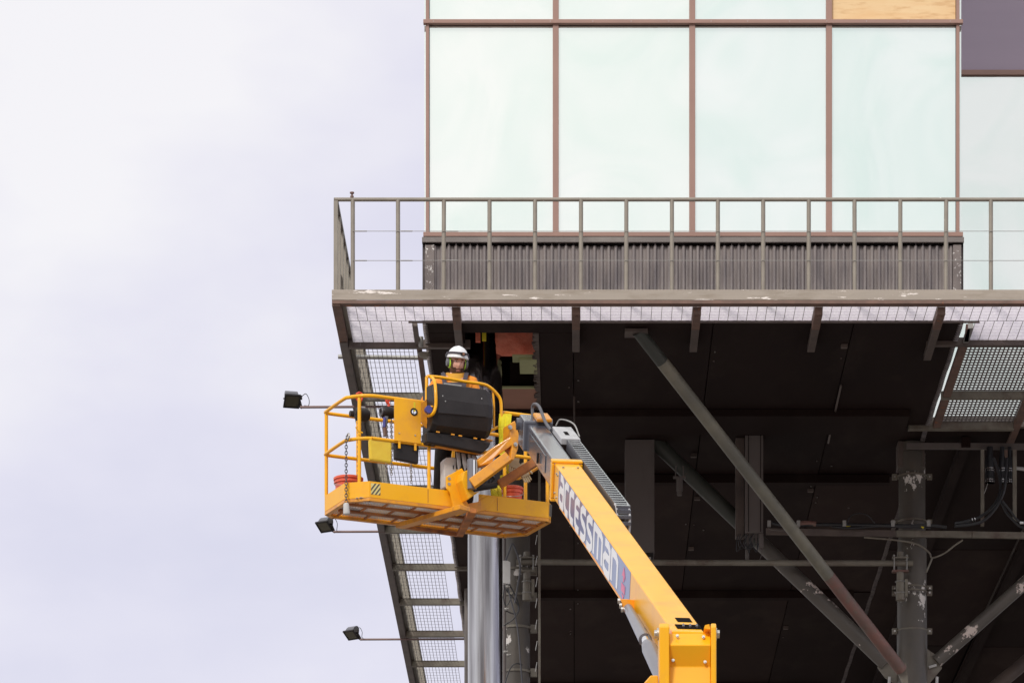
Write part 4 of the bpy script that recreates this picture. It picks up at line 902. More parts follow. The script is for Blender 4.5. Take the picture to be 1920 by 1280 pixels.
# label on the near-left face start
hz = decal_box((hu + 0.02, 0.07), (hu + 0.125, 0.185), -0.0005, 'hazard_y', 'hazard_label', basket)
for k in range(4):
    a_ = hu + 0.02 + (k - 1) * 0.042; pts = []
    lo, hi, ul, ur = 0.07, 0.185, hu + 0.02, hu + 0.125
    q = [(a_, lo), (a_ + 0.018, lo), (a_ + 0.018 + 0.085, hi), (a_ + 0.085, hi)]
    def clip(p0, p1):
        (x, y), (x2_, y2) = p0, p1
        if x < ul: t_ = (ul - x) / (x2_ - x); return [(ul, y + (y2 - y) * t_), (x2_, y2)]
        if x2_ > ur: t_ = (ur - x) / (x2_ - x); return [(x, y), (ur, y + (y2 - y) * t_)]
        return [(x, y), (x2_, y2)]
    e0 = clip(q[0], q[3]); e1 = clip(q[1], q[2])
    if e1[0][0] > ur: continue
    MB().prism([B(x, -0.003, y) for x, y in (e0[0], e1[0], e1[1], e0[1])], -BV * 0.001).build('hazard_stripe', 'hazard_k', basket)
for k in range(3): MB().prism([B(BLn + 0.001, 0.08 + 0.04 * k, 0.07), B(BLn + 0.001, 0.10 + 0.04 * k, 0.07), B(BLn + 0.001, 0.14 + 0.04 * k, 0.18), B(BLn + 0.001, 0.12 + 0.04 * k, 0.18)], BU * 0.001).build('hazard_stripe', 'hazard_k', basket)
for k in range(4): MB().prism([B(BLn - 0.045 + 0.012 * k, -0.002 + 0.012 * k, 0.06), B(BLn - 0.036 + 0.012 * k, -0.002 + .012 * k, 0.06), B(BLn - 0.026 + 0.012 * k, .006 + .012 * k, 0.19), B(BLn - 0.035 + 0.012 * k, .006 + .012 * k, 0.19)], -BV * 0.001).build('hazard_stripe', 'hazard_k', basket)
# seams on toe board
for uu in (near(802, 925)[0], near(932, 940)[0]): decal_box((uu, 0.05), (uu + 0.006, 0.19), -0.0005, 'dirty_orange', 'weld_seam', basket)
# rails
rt = 0.019; ZT = near(700, 734)[1] - 0.004; ZM = near(700, 819)[1]; ZT = 1.105; ZM = 0.66
def rail(pts, r=rt, m='yellow', nm='rail', k=5): return MB().path(smooth_path([B(*p) for p in pts], k), r, 10).build(nm, m, basket, smooth=True)
def post_(u, v, w0=0.2, w1=ZT, r=rt): return MB().path([B(u, v, w0), B(u, v, w1)], r, 10).build('post', 'yellow', basket, smooth=True)
uc = near(800, 750)[0]
e_ = 0.025
for zz, uend in ((ZT, near(796, 750)[0]), (ZM, near(925, 855)[0])):
    rail([(uend, e_, zz), (0.30, e_, zz), (0.20, e_ + 0.005, zz), (0.09, e_ + .05, zz), (e_ - 0.03, 0.18, zz), (e_ - .06, 0.27, zz), (e_ - .06, BWd - 0.10, zz), (e_ - .04, BWd - 0.045, zz), (e_ + 0.03, BWd - e_, zz), (0.4, BWd - e_, zz), (1.2, BWd - e_, zz), (BLn - 0.12, BWd - e_, zz), (BLn - 0.05, BWd - 0.05, zz), (BLn - e_, BWd - 0.14, zz), (BLn - e_, 0.10, zz), (BLn - .05, .04, zz), (BLn - 0.10, e_, zz), (near(945, 780)[0], e_, zz)], k=4)
post_(e_ - 0.05, BWd - 0.06); post_(0.075, 0.10); post_(near(806, 880)[0], e_); post_(near(726, 800)[0], BWd - e_); post_(1.45, BWd - e_); post_(BLn - e_, BWd - 0.2); post_(BLn - 0.04, 0.05); post_(near(948, 850)[0], e_)
MB().path([NP(667, 800, 0.03), NP(673, 809, 0.03), NP(680, 811, 0.03)], 0.008, 6).build('chain_stay', 'yellow', basket)
# mid-wall plate with round hole
u0, u1 = near(739, 780)[0], near(789, 780)[0]
plate = MB(); hc_u, hc_w = near(776, 772); hr = 0.033
ring_o = []; nseg = 24
rect = []
for k in range(nseg):
    a_ = 2 * math.pi * k / nseg; dx, dz = math.cos(a_), math.sin(a_)
    tx = ((u1 - hc_u) / dx if dx > 1e-6 else (u0 - hc_u) / dx if dx < -1e-6 else 1e9); tz = ((ZT - hc_w) / dz if dz > 1e-6 else (ZM - hc_w) / dz if dz < -1e-6 else 1e9)
    t_ = min(tx, tz); rect.append((hc_u + dx * t_, hc_w + dz * t_)); ring_o.append((hc_u + dx * hr, hc_w + dz * hr))
for k in range(nseg):
    k2 = (k + 1) % nseg; a_, b_, c_, d_ = rect[k], rect[k2], ring_o[k2], ring_o[k]
    ins = [a_, b_]
    # keep the square corners
    if abs(a_[0] - b_[0]) > 1e-6 and abs(a_[1] - b_[1]) > 1e-6:
        cr_ = (u1 if max(a_[0], b_[0]) > (u0 + u1) / 2 and (abs(a_[0] - u1) < 1e-5 or abs(b_[0] - u1) < 1e-5) else u0, ZT if (abs(a_[1] - ZT) < 1e-5 or abs(b_[1] - ZT) < 1e-5) else ZM); ins = [a_, cr_, b_]
    plate.prism([B(x, -0.004, z) for x, z in ins + [c_, d_]], BV * 0.006)
plate.build('side_plate', 'yellow', basket)
MB().ring(B(hc_u, -0.004, hc_w), BV, hr, 0.009, 24, 6).build('hole_grommet', 'black', basket)
decal_box((hc_u - 0.005, ZT - 0.12), (hc_u + 0.015, ZT - 0.02), -0.005, 'strap', 'small_label', basket, 0.001)
for q in ((near(748, 812)), (near(778, 816))): bolt_at(B(q[0], -0.005, q[1]), -BV, basket, 0.008, 0.005)
# pouch and black document box
def slab(px0, py0, px1, py1, px2, py2, px3, py3, v, th, m, nm, parent, bevel=0.01):
    q = [NP(px0, py0, v), NP(px1, py1, v), NP(px2, py2, v), NP(px3, py3, v)]
    return MB().prism(q, BV * th).build(nm, m, parent, bevel=bevel)
pch = slab(692, 820, 735, 825, 735, 868, 694, 862, 0.02, 0.05, 'pouch', 'pouch', basket, 0.018)
pch['label'] = 'yellow plastic pouch on the mid rail'
dbx = slab(740, 828, 786, 835, 785, 869, 741, 860, 0.03, 0.06, 'black', 'document_box', basket, 0.012)
for px in (749, 779): MB().prism([NP(px - 2, 826 + (px - 749) * .14, -0.0), NP(px + 2, 826.5 + (px - 749) * .14, -0.0), NP(px + 2, 840 + (px - 749) * .14, 0), NP(px - 2, 839.5 + (px - 749) * .14, 0)], BV * 0.01).build('hook_tab', 'yellow', basket)
# console hood
hv = -0.20
con = MB()
prof_c = [(near(0 + 860, 722, hv)[1], 0.16), (0, 0)]
u_l, u_r = near(814, 760, hv)[0], near(926, 790, hv)[0]
wt = near(865, 717, hv)[1]
def cw(py, px=865): return near(px, py, hv)[1]
pr = [(hv + 0.20, wt + 0.00), (hv + 0.07, wt - 0.015), (hv + 0.0, cw(752)), (hv - 0.005, cw(776)), (hv + 0.04, cw(800)), (hv + 0.12, cw(812)), (hv + 0.34, cw(812)), (hv + 0.34, wt - 0.03)]
n_ = len(pr); vs = []; 
uset = [(u_l, 0.90), (u_l + 0.055, 1.0), (u_r - 0.06, 1.0), (u_r, 0.86)]
cv, cw0 = hv + 0.17, (wt + cw(812)) / 2
for uu, s in uset:
    for v_, w_ in pr: vs.append(B(uu, cv + (v_ - cv) * s, cw0 + (w_ - cw0) * s))
fs = []
for i in range(len(uset) - 1):
    for j in range(n_): fs.append((i * n_ + j, i * n_ + (j + 1) % n_, (i + 1) * n_ + (j + 1) % n_, (i + 1) * n_ + j))
fs.append(tuple(range(n_))); fs.append(tuple(reversed(range(3 * n_, 4 * n_))))
console = MB().add(vs, fs).build('control_console', 'black', lift, bevel=0.012)
MB().prism([NP(820, 745, hv - 0.004), NP(905, 757, hv - 0.004), NP(912, 782, hv - 0.012), NP(822, 774, hv - 0.012)], BV * 0.02).build('hood_panel', 'black', console, bevel=0.006)
decal_box((u_l + 0.15, wt - 0.012), (u_l + 0.35, wt + 0.004), hv + 0.10, 'galv', 'scuffed_edge', console, 0.01)
for px, py in ((830, 742), (835, 752), (903, 747)): bolt_at(NP(px, py, hv - 0.006), -BV, console, 0.007, 0.004)
tr_ = MB().bar(NP(818, 809, -0.02), NP(920, 828, -0.02), 0.12, 0.014).build('console_tray', 'orange', lift, bevel=0.004)
for k in (0, 2, 3, 5, 6): MB().bar(NP(818 + 14 * k, 809 + 2.4 * k, -0.13), NP(824 + 14 * k, 810 + 2.4 * k, -0.13), 0.014, 0.012).build('tab', 'orange', tr_)
MB().prism([NP(799, 809, -0.1), NP(852, 814, -0.1), NP(921, 829, -0.1), NP(917, 838, -0.1), NP(905, 849, -0.1), NP(850, 838, -0.1), NP(801, 829, -0.1)], BV * 0.14).build('foam_pad', 'black', lift, bevel=0.014)
MB().bar(NP(815, 836, -0.03), NP(915, 853, -0.03), 0.05, 0.02).build('pad_rail', 'orange', lift)
# guard rails round the console
def nr(pts, v=-0.14, r=0.017, m='yellow', k=5, nm='console_rail'): return MB().path(smooth_path([NP(a, b, v if not c else c[0]) for a, b, *c in pts], k), r, 10).build(nm, m, lift, smooth=True)
nr([(802, 705), (830, 708), (870, 715), (905, 720), (920, 727), (933, 740), (939, 752), (940, 775), (939, 797), (930, 802), (918, 808)], v=-0.02)
nr([(800, 760, 0.02), (800, 720, 0.02), (801, 706, 0.02), (810, 708, -0.05), (815, 716, -0.16), (817, 735, -0.22), (817, 760, -0.22), (812, 775, -0.2), (803, 780, -0.1)])
nr([(924, 728, 0.0), (926, 760, 0.0), (926, 800, 0.0)], r=0.012)
nr([(802, 762, -0.1), (812, 762, -0.18)], r=0.01)
MB().lathe(NP(801, 769, -0.14), BV * -1, [(0, 0.035), (0.05, 0.04)], 16).build('blue_knob', 'blue', lift, smooth=True)
# orange hinge bracket left of console
MB().prism([NP(789, 755, 0.0), NP(800, 748, 0), NP(806, 778, 0), NP(812, 792, 0), NP(820, 806, 0), NP(808, 808, 0), NP(797, 800, 0), NP(790, 790, 0)], BV * 0.02).build('hinge_plate', 'orange', lift, bevel=0.004)
nr([(799, 785, 0), (805, 800, 0), (822, 812, -0.05)], r=0.012, m='orange')
# mounting yoke: plate in front, arms under floor
MB().prism([NP(837, 893, -0.06), NP(866, 877, -0.06), NP(871, 884, -0.06), NP(866, 902, -0.06), NP(870, 930, -0.06), NP(879, 945, -0.06), NP(880, 958, -0.06), NP(858, 966, -0.06), NP(846, 962, -0.06), NP(850, 948, -0.06), NP(845, 925, -0.06), NP(838, 915, -0.06)], BV * 0.03).build('mount_plate', 'yellow', lift, bevel=0.006)
for px, py in ((842, 897), (842, 907), (864, 892)): MB().lathe(NP(px, py, -0.06), -BV, [(0, 0.016), (0.006, 0.016)], 14).build('pin', 'galv', lift)
def under(px, py, w): u, v = flat(px, py, w); return B(u, v, w)
def arm(pa, pb, wa, wb, h, m):
    a_, b_ = under(*pa, -0.05), under(*pb, -0.05)
    return MB().bar(a_, b_, wa, h, w2=wb).build('under_arm', m, lift, bevel=0.006)
arm((872, 952), (748, 986), 0.15, 0.10, 0.05, 'orange')
arm((886, 957), (862, 1002), 0.09, 0.07, 0.05, 'dirty_orange')
MB().bar(under(752, 986, -0.03), under(858, 1002, -0.03), 0.05, 0.035).build('under_beam', 'dirty_orange', lift)
MB().prism([NP(876, 944, -0.05), NP(897, 940, -0.05), NP(902, 933, -0.05), NP(903, 957, -0.05), NP(890, 962, -0.05), NP(876, 958, -0.05)], BV * 0.02).build('mount_plate', 'orange', lift, bevel=0.004)
MB().prism([NP(898, 940, -0.01), NP(916, 927, -0.01), NP(930, 932, -0.01), NP(912, 956, -0.01), NP(902, 958, -0.01)], BV * 0.02).build('mount_gusset', 'yellow', lift, bevel=0.004)
# rotator body
MB().prism([NP(869, 884, -0.22), NP(888, 875, -0.22), NP(889, 884, -0.22), NP(882, 895, -0.22), NP(880, 912, -0.22), NP(890, 922, -0.22), NP(900, 920, -0.22), NP(878, 936, -0.22), NP(871, 915, -0.22), NP(866, 900, -0.22)], BV * 0.16).build('rotator_body', 'yellow', lift, bevel=0.01)
MB().lathe(NP(885, 888, -0.25), Vector((0, 0, -1)), [(-0.15, 0.05), (0.16, 0.05)], 16).build('rotator_shaft', 'cyl_grey', lift, smooth=True)
MB().path([NP(889, 862, -0.30), NP(889, 905, -0.30)], 0.012, 8).build('rotator_rod', 'chrome', lift, smooth=True)
MB().path([NP(894, 862, -0.30), NP(894, 903, -0.30)], 0.008, 8).build('rotator_rod', 'galv', lift, smooth=True)
MB().path([NP(886, 916, -0.2), NP(929, 909, -0.2)], 0.034, 14).build('rotator_motor', 'black', lift, smooth=True)
# jib links between boom head and rotator
HD = -0.35
def lk(pa, pb, w, h, m, nm='link_arm', v0=-0.30, v1=-0.55):
    return MB().bar(NP(*pa, v0), NP(*pb, v1), w, h).build(nm, m, lift, bevel=0.006)
lk((885, 907), (954, 856), 0.09, 0.105, 'orange', v0=-0.32, v1=-0.5)
lk((936, 908), (1004, 866), 0.09, 0.085, 'dirty_orange', v0=-0.12, v1=-0.25)
MB().prism([NP(896, 862, -0.34), NP(925, 838, -0.42), NP(958, 818, -0.5), NP(961, 834, -0.5), NP(927, 858, -0.42), NP(922, 868, -0.4), NP(900, 873, -0.34)], BV * 0.14).build('upper_link', 'orange', lift, bevel=0.008)
MB().prism([NP(957, 793, -0.5), NP(966, 788, -0.5), NP(973, 812, -0.5), NP(972, 840, -0.5), NP(964, 862, -0.5), NP(957, 862, -0.5), NP(960, 838, -0.5), NP(957, 815, -0.5)], BV * 0.2).build('head_plate', 'orange', lift, bevel=0.01)
for px, py in ((956, 801), (966, 833), (951, 858)): MB().lathe(NP(px, py, -0.51), -BV, [(0, 0.022), (0.015, 0.022), (0.015, 0.012), (0.025, 0.012)], 12).build('pin', 'bolt', lift)
MB().prism([NP(902, 852, -0.30), NP(911, 851, -0.30), NP(912, 878, -0.30), NP(903, 880, -0.30)], BV * 0.02).build('grey_bracket', 'boom_pale', lift)
for px, py in ((916, 858), (920, 864), (917, 851)): MB().lathe(NP(px, py, -0.3), -BV, [(0, 0.018), (0.02, 0.018), (0.02, 0.01), (0.03, 0.01)], 10).build('pin', 'bolt', lift)
hs_ = MB()
for k in range(5):
    hs_.path(smooth_path([NP(905 + 3 * k, 872 + k, -0.15), NP(908 + 4 * k, 885 + 2 * k, -0.12), NP(902 + 6 * k, 900, -0.1), NP(895 + 6 * k, 912, -0.12)], 5), 0.012, 6)
hs_.build('hydraulic_hoses', 'hose', lift, smooth=True)
vb = MB().prism([NP(905, 880, -0.05), NP(938, 874, -0.05), NP(938, 908, -0.05), NP(908, 912, -0.05)], BV * 0.03).build('valve_block', 'black', lift, bevel=0.004)
for k in range(4): MB().lathe(NP(925, 888 + k * 5, -0.055), -BV, [(0, 0.008), (0.006, 0.008)], 8).build('bolt', 'bolt', vb)
# pale cover and bellows behind the mount
cv_ = MB().prism([NP(833, 862, 0.05), NP(838, 857, 0.05), NP(853, 856, 0.05), NP(856, 860, 0.05), NP(856, 905, 0.05), NP(836, 915, 0.05), NP(833, 912, 0.05)], BV * 0.12).build('motor_cover', 'cover_grey', lift, bevel=0.012)
MB().path([NP(850, 872, 0.045), NP(850, 878, 0.045)], 0.006, 6).build('latch', 'black', cv_)
for k, px in enumerate((856, 866, 878, 886)):
    MB().prism([NP(px, 846 + k * 2, 0.0 - 0.01 * k), NP(px + 7, 847 + 2 * k, 0.02), NP(px + 9 + 2 * k, 872, 0.0), NP(px + 5 + 2 * k, 884, -0.02), NP(px + 3, 868, -0.03)], BV * 0.03).build('bellows_fold', 'rag', lift, bevel=0.01)

# ================================================================== LOOSE THINGS IN / ON THE BASKET
def chain(mb, p, q, ll=0.034):
    p, q = Vector(p), Vector(q); n = max(2, int((q - p).length / (ll * 0.72))); dd = (q - p).normalized()
    ax = [frame_of(dd)[1], frame_of(dd)[2]]
    for k in range(n): mb.ring(p + (q - p) * (k + .5) / n, ax[k % 2], ll * 0.30, 0.0042, 10, 4, sx=1.75, sdir=dd)
    return mb
def hook(c, s, m='redhook'):
    mb = MB(); pts = [c + BU * (s * math.cos(R(a_))) + Vector((0, 0, s * 1.1 * math.sin(R(a_)))) for a_ in range(-60, 215, 25)]
    mb.path(pts, [s * 0.26] * len(pts), 8); return mb
h1 = thing('chain_hoist', NP(678, 745, 0.35), 'black chain hoist on a red hook at the left corner of the basket', 'chain hoist', 'chain hoists hanging in the basket')
v1 = 0.30
hk = MB()
for k, pts in enumerate(([(667, 740), (669, 747), (673, 753), (675, 760)], [(679, 738), (679, 746), (676, 752), (673, 760)], [(668, 739), (674, 736), (679, 739)])):
    hk.path(smooth_path([NP(a_, b_, v1) for a_, b_ in pts], 4), 0.012, 8)
hk.build('hook', 'redhook', h1, smooth=True)
bb_ = MB(); bb_.lathe(NP(670, 776, v1), BU, [(-0.02, 0.05), (0.0, 0.07), (0.10, 0.07), (0.13, 0.05)], 20); bb_.build('hoist_body', 'black', h1, smooth=True)
MB().prism([NP(674, 760, v1), NP(686, 762, v1), NP(688, 779, v1), NP(672, 777, v1)], BV * 0.06).build('hoist_cover', 'rag', h1, bevel=0.01)
MB().lathe(NP(656, 775, v1), BU, [(0, 0.03), (0.04, 0.035)], 14).build('hand_wheel', 'black', h1, smooth=True)
chain(MB(), NP(672, 786, v1), NP(672, 893, v1)).build('chain', 'chain_carrier', h1, kind='stuff')
chain(MB(), NP(676, 786, v1), NP(675, 812, v1)).build('chain', 'chain_carrier', h1, kind='stuff')
h2 = thing('chain_hoist', NP(727, 745, 0.5), 'black chain hoist with blue grip on a red hook beside the yellow side plate', 'chain hoist', 'chain hoists hanging in the basket')
v2 = 0.45
hk = MB(); hk.path(smooth_path([NP(727, 744, v2), NP(725, 752, v2), NP(729, 758, v2), NP(728, 764, v2)], 4), 0.016, 8); hk.ring(NP(727, 749, v2), BV, 0.022, 0.009, 12, 6); hk.build('hook', 'redhook', h2, smooth=True)
MB().lathe(NP(716, 772, v2), BU, [(0, 0.052), (0.02, 0.066), (0.10, 0.066), (0.14, 0.05)], 20).build('hoist_body', 'black', h2, smooth=True)
MB().ring(NP(715, 772, v2 - 0.01), BU, 0.042, 0.012, 18, 6).build('hand_wheel', 'chain_carrier', h2, smooth=True)
MB().bar(NP(725, 780, v2 - .05), NP(721, 800, v2 - .05), 0.04, 0.025).build('lever', 'chain_carrier', h2, bevel=0.006)
MB().bar(NP(721, 782, v2 - .06), NP(720, 801, v2 - .06), 0.03, 0.02).build('grip', 'blue', h2, bevel=0.006)
MB().path([NP(721, 801, v2 - .05), NP(722, 817, v2 - .05)], 0.02, 10).build('handle_tube', 'brace_red', h2, smooth=True)
chain(MB(), NP(725, 785, v2), NP(725, 885, v2)).build('chain', 'galv', h2, kind='stuff')
chain(MB(), NP(734, 785, v2), NP(734, 890, v2)).build('chain', 'galv', h2, kind='stuff')
c1 = thing('hanging_chain', NP(656, 815, -0.0), 'loose chain hanging outside the basket corner with pale weight', 'chain')
chain(MB(), B(-0.06, 0.13, near(655, 815)[1] + 0.02), B(-0.065, 0.12, -0.02), 0.044).build('chain', 'chain_carrier', c1, kind='stuff')
cc_ = B(-0.065, 0.12, -0.02)
MB().lathe(cc_, (0.05, 0, -1), [(0, 0.016), (0.01, 0.03), (0.10, 0.036), (0.115, 0.03)], 14).build('weight', 'junction', c1, smooth=True)
hkc = MB().ring(B(-0.03, 0.15, near(655, 812)[1] + 0.01), BU, 0.03, 0.008, 12, 6).build('shackle', 'galv', c1)
c2 = chain(MB(), NP(771, 868, 0.4), NP(771, 905, 0.4)).build('short_chain', 'galv', None, origin=NP(771, 868, 0.4)); tag(c2, 'short pale chain hanging below the black document box', 'chain')
def bucket(c, r, h, label, txt=None):
    t_ = thing('bucket', c, label, 'bucket')
    MB().lathe(c, (0, 0, 1), [(0, r * 0.82), (h * 0.82, r * 0.97), (h * 0.82, r * 1.06), (h * 0.87, r * 1.06), (h * 0.87, r * 0.99), (h * 0.93, r)], 28).build('pail', 'bucket', t_, smooth=True)
    MB().lathe(c + Vector((0, 0, h * 0.93)), (0, 0, 1), [(0, r * 1.09), (h * 0.07, r * 1.09), (h * 0.085, r * 1.02)], 28).build('lid', 'bucket', t_, smooth=True)
    MB().path(smooth_path([c + Vector((-r * 1.05, 0, h * 0.85)), c + Vector((-r * .8, -r * .7, h * 0.72)), c + Vector((0, -r * 1.1, h * .66)), c + Vector((r * .8, -r * .7, h * 0.72)), c + Vector((r * 1.05, 0, h * 0.85))], 5), 0.004, 6).build('wire_handle', 'galv', t_)
    if txt:
        cu = bpy.data.curves.new('lettering', 'FONT'); cu.body = txt; cu.size = 0.075; cu.extrude = 0.0005; cu.align_x = 'CENTER'
        o = bpy.data.objects.new('lettering', cu); col.objects.link(o); dg = bpy.context.evaluated_depsgraph_get(); me = bpy.data.meshes.new_from_object(o.evaluated_get(dg))
        bpy.data.objects.remove(o)
        for v in me.vertices:   # wrap round the pail
            a_ = v.co.x * 0.8 / r; v.co = Vector((r * 0.985 * math.sin(a_), -r * 0.985 * math.cos(a_) - v.co.z, h * 0.38 + v.co.y))
        me.materials.clear(); me.materials.append(M['chain_carrier']); o = bpy.data.objects.new('lettering', me); col.objects.link(o); o.parent = t_
    return t_
bl = flat(662, 946, 0.05)
bucket(B(0.14, 0.58, 0.04), 0.145, 0.33, 'orange red bucket with lid at the left end of the basket')
pq = NP(960, 935, 0.45); uq = near(962, 940, 0.4)[0]
bucket(B(uq - 0.05, 0.32, 0.04), 0.115, 0.36, 'orange red bucket with black lettering at the right end of the basket', 'WITE')
# yellow slings, harness and gloves right of the console
sg = thing('lifting_sling', NP(948, 780, 0.0), 'bundle of yellow lifting slings hanging over the rail beside the boom head', 'sling')
for k in range(5):
    px = 937 + 4.4 * k; mb = MB(); pts = smooth_path([NP(px + 2, 776, -0.02), NP(px, 800, -0.05 - .01 * (k % 2)), NP(px + 1.5, 825, -0.04), NP(px - 2, 850 + 3 * (k % 3), -0.03)], 4)
    for i in range(len(pts) - 1): mb.bar(pts[i], pts[i + 1], 0.032, 0.012, up=-BV)
    mb.build('strap', 'sling' , sg)
s2 = thing('lifting_sling', NP(930, 915, 0.1), 'yellow sling ends lying over the toe board in front of bucket', 'sling')
for k, (a_, b_, c_) in enumerate(((922, 906, 934), (929, 912, 937), (936, 908, 937))):
    mb = MB(); pts = smooth_path([NP(a_, b_, 0.2), NP(a_ + 1, (b_ + c_) / 2, 0.06), NP(a_ + 3, c_, 0.04)], 3)
    for i in range(len(pts) - 1): mb.bar(pts[i], pts[i + 1], 0.04, 0.01, up=-BV)
    mb.build('strap', 'sling', s2)
hn = thing('safety_harness', NP(945, 880, 0.3), 'black and yellow safety harness hanging behind the link arms', 'harness')
MB().prism([NP(926, 886, 0.3), NP(940, 878, 0.3), NP(950, 884, 0.3), NP(948, 897, 0.3), NP(930, 900, 0.3)], BV * 0.08).build('pad', 'grey_fabric', hn, bevel=0.015)
for pts in (((930, 896), (948, 890), (962, 868)), ((928, 902), (940, 897), (952, 899)), ((948, 862), (954, 876), (950, 888))):
    mb = MB(); q = smooth_path([NP(a_, b_, 0.27) for a_, b_ in pts], 4)
    for i in range(len(q) - 1): mb.bar(q[i], q[i + 1], 0.035, 0.012, up=-BV)
    mb.build('webbing', 'sling', hn)
gl = thing('work_gloves', NP(975, 885, 0.2), 'beige leather work gloves hanging on the right rail beside the boom', 'gloves')
for (cx_, cy_, rot) in ((965, 868, 0.2), (983, 884, -0.5)):
    c = NP(cx_, cy_, 0.15); Rz = Matrix.Rotation(rot, 3, BV)
    gm = MB(); 
    def G(x, z, dy=0): return c + Rz @ (BU * x + Vector((0, 0, z)) + BV * dy)
    gm.prism([G(-.045, .09), G(.045, .09), G(.05, .0), G(.045, -.05), G(-.045, -.05), G(-.05, 0)], BV * 0.035)
    for k in range(4): gm.path([G(-.034 + .023 * k, -.045, .017), G(-.038 + .025 * k, -.10 + .008 * abs(k - 1.5), .012), G(-.036 + .024 * k, -.125 + .012 * abs(k - 1.5), 0.0)], [.013, .012, .009], 8)
    gm.path([G(.045, .02, .017), G(.075, -.03, .01), G(.078, -.055, 0)], [.015, .013, .010], 8)
    gm.build('glove', 'beige', gl, smooth=True, bevel=0.006)

# ================================================================== THE MAN
MY = 40.82; mX = (853 - CX) / F * MY
FZ = BO.z + 0.045
man = thing('person', (mX, MY, FZ), 'man in white helmet, green ear defenders and orange jacket standing behind the control console', 'person')
man.rotation_euler.z = 0
ML = Vector((mX, MY, FZ))
def skin(name, V, E, Rr, mat, parent, sub=2):
    me = bpy.data.meshes.new(name); me.from_pydata([Vector(v) for v in V], E, []); ob = bpy.data.objects.new(name, me); col.objects.link(ob); ob.parent = parent
    md = ob.modifiers.new('skin', 'SKIN'); md.use_smooth_shade = True
    sv = me.skin_vertices[0].data
    for i, r in enumerate(Rr): sv[i].radius = (r, r) if not isinstance(r, tuple) else r
    sv[0].use_root = True
    s = ob.modifiers.new('sub', 'SUBSURF'); s.levels = sub; s.render_levels = sub
    me.materials.append(M[mat]); return ob
# joints (x to image right, -y to camera)
pel = (0.0, 0.02, 0.95); wst = (0.0, 0.02, 1.12); che = (0.0, 0.0, 1.33); nk = (0.01, -0.01, 1.475); hd = (0.02, -0.03, 1.60)
shR = (-0.185, 0.0, 1.405); elR = (-0.33, -0.02, 1.15); wrR = (-0.27, -0.22, 1.04); haR = (-0.255, -0.29, 1.03)
shL = (0.19, 0.0, 1.395); elL = (0.25, -0.03, 1.13); wrL = (0.16, -0.25, 1.07); haL = (0.15, -0.32, 1.07)
hiR = (-0.10, 0.02, 0.90); knR = (-0.14, -0.05, 0.50); anR = (-0.17, 0.02, 0.10); toR = (-0.18, -0.13, 0.04)
hiL = (0.10, 0.02, 0.90); knL = (0.12, -0.04, 0.50); anL = (0.13, 0.04, 0.10); toL = (0.15, -0.11, 0.04)
V = [pel, wst, che, nk, hd, shR, elR, wrR, haR, shL, elL, wrL, haL, hiR, knR, anR, toR, hiL, knL, anL, toL]
E = [(0, 1), (1, 2), (2, 3), (3, 4), (2, 5), (5, 6), (6, 7), (7, 8), (2, 9), (9, 10), (10, 11), (11, 12), (0, 13), (13, 14), (14, 15), (15, 16), (0, 17), (17, 18), (18, 19), (19, 20)]
rr = [0.13, 0.12, 0.14, 0.06, 0.058, 0.06, 0.045, 0.032, 0.035, 0.06, 0.045, 0.032, 0.035, 0.085, 0.06, 0.042, 0.035, 0.085, 0.06, 0.042, 0.035]
skin('body', V, E, rr, 'skin', man)
skin('jacket', [pel, wst, che, (0.01, 0.0, 1.445), shR, elR, wrR, shL, elL, wrL], [(0, 1), (1, 2), (2, 3), (2, 4), (4, 5), (5, 6), (2, 7), (7, 8), (8, 9)], [0.165, 0.155, (0.20, 0.15), 0.085, 0.085, 0.066, 0.05, 0.085, 0.066, 0.05], 'hivis', man)
skin('trousers', [pel, hiR, knR, anR, hiL, knL, anL], [(0, 1), (1, 2), (2, 3), (0, 4), (4, 5), (5, 6)], [0.155, 0.115, 0.088, 0.075, 0.115, 0.088, 0.075], 'trousers', man)
for a_, b_ in ((anR, toR), (anL, toL)):
    skin('boot', [(a_[0], a_[1] + 0.03, 0.12), (a_[0], a_[1] + .03, 0.05), (b_[0], b_[1], 0.045)], [(0, 1), (1, 2)], [0.055, 0.055, 0.045], 'black', man)
# collar, straps
mb = MB(); mb.lathe(ML + Vector((0.01, 0.03, 1.40)), (0.0, -0.35, 1), [(0, 0.14), (0.05, 0.114), (0.112, 0.106), (0.112, 0.090), (0.02, 0.07)], 24); mb.build('collar', 'hivis_yellow', man, smooth=True)
for sgn in (-1, 1):
    pts = smooth_path([ML + Vector((sgn * 0.12, 0.06, 1.48)), ML + Vector((sgn * 0.125, -0.03, 1.495)), ML + Vector((sgn * 0.115, -0.125, 1.42)), ML + Vector((sgn * 0.10, -0.165, 1.32)), ML + Vector((sgn * 0.09, -0.165, 1.2))], 5)
    mb = MB()
    for i in range(len(pts) - 1): mb.bar(pts[i], pts[i + 1], 0.045, 0.012, up=Vector((0, -1, 0.4)))
    mb.build('harness_strap', 'grey_fabric', man)
MB().prism([ML + Vector(v) for v in ((-0.085, -0.168, 1.36), (0.085, -0.168, 1.36), (0.075, -0.172, 1.10), (-0.075, -0.172, 1.10))], (0, 0.012, 0)).build('vest_panel', 'grey_fabric', man, bevel=0.004)
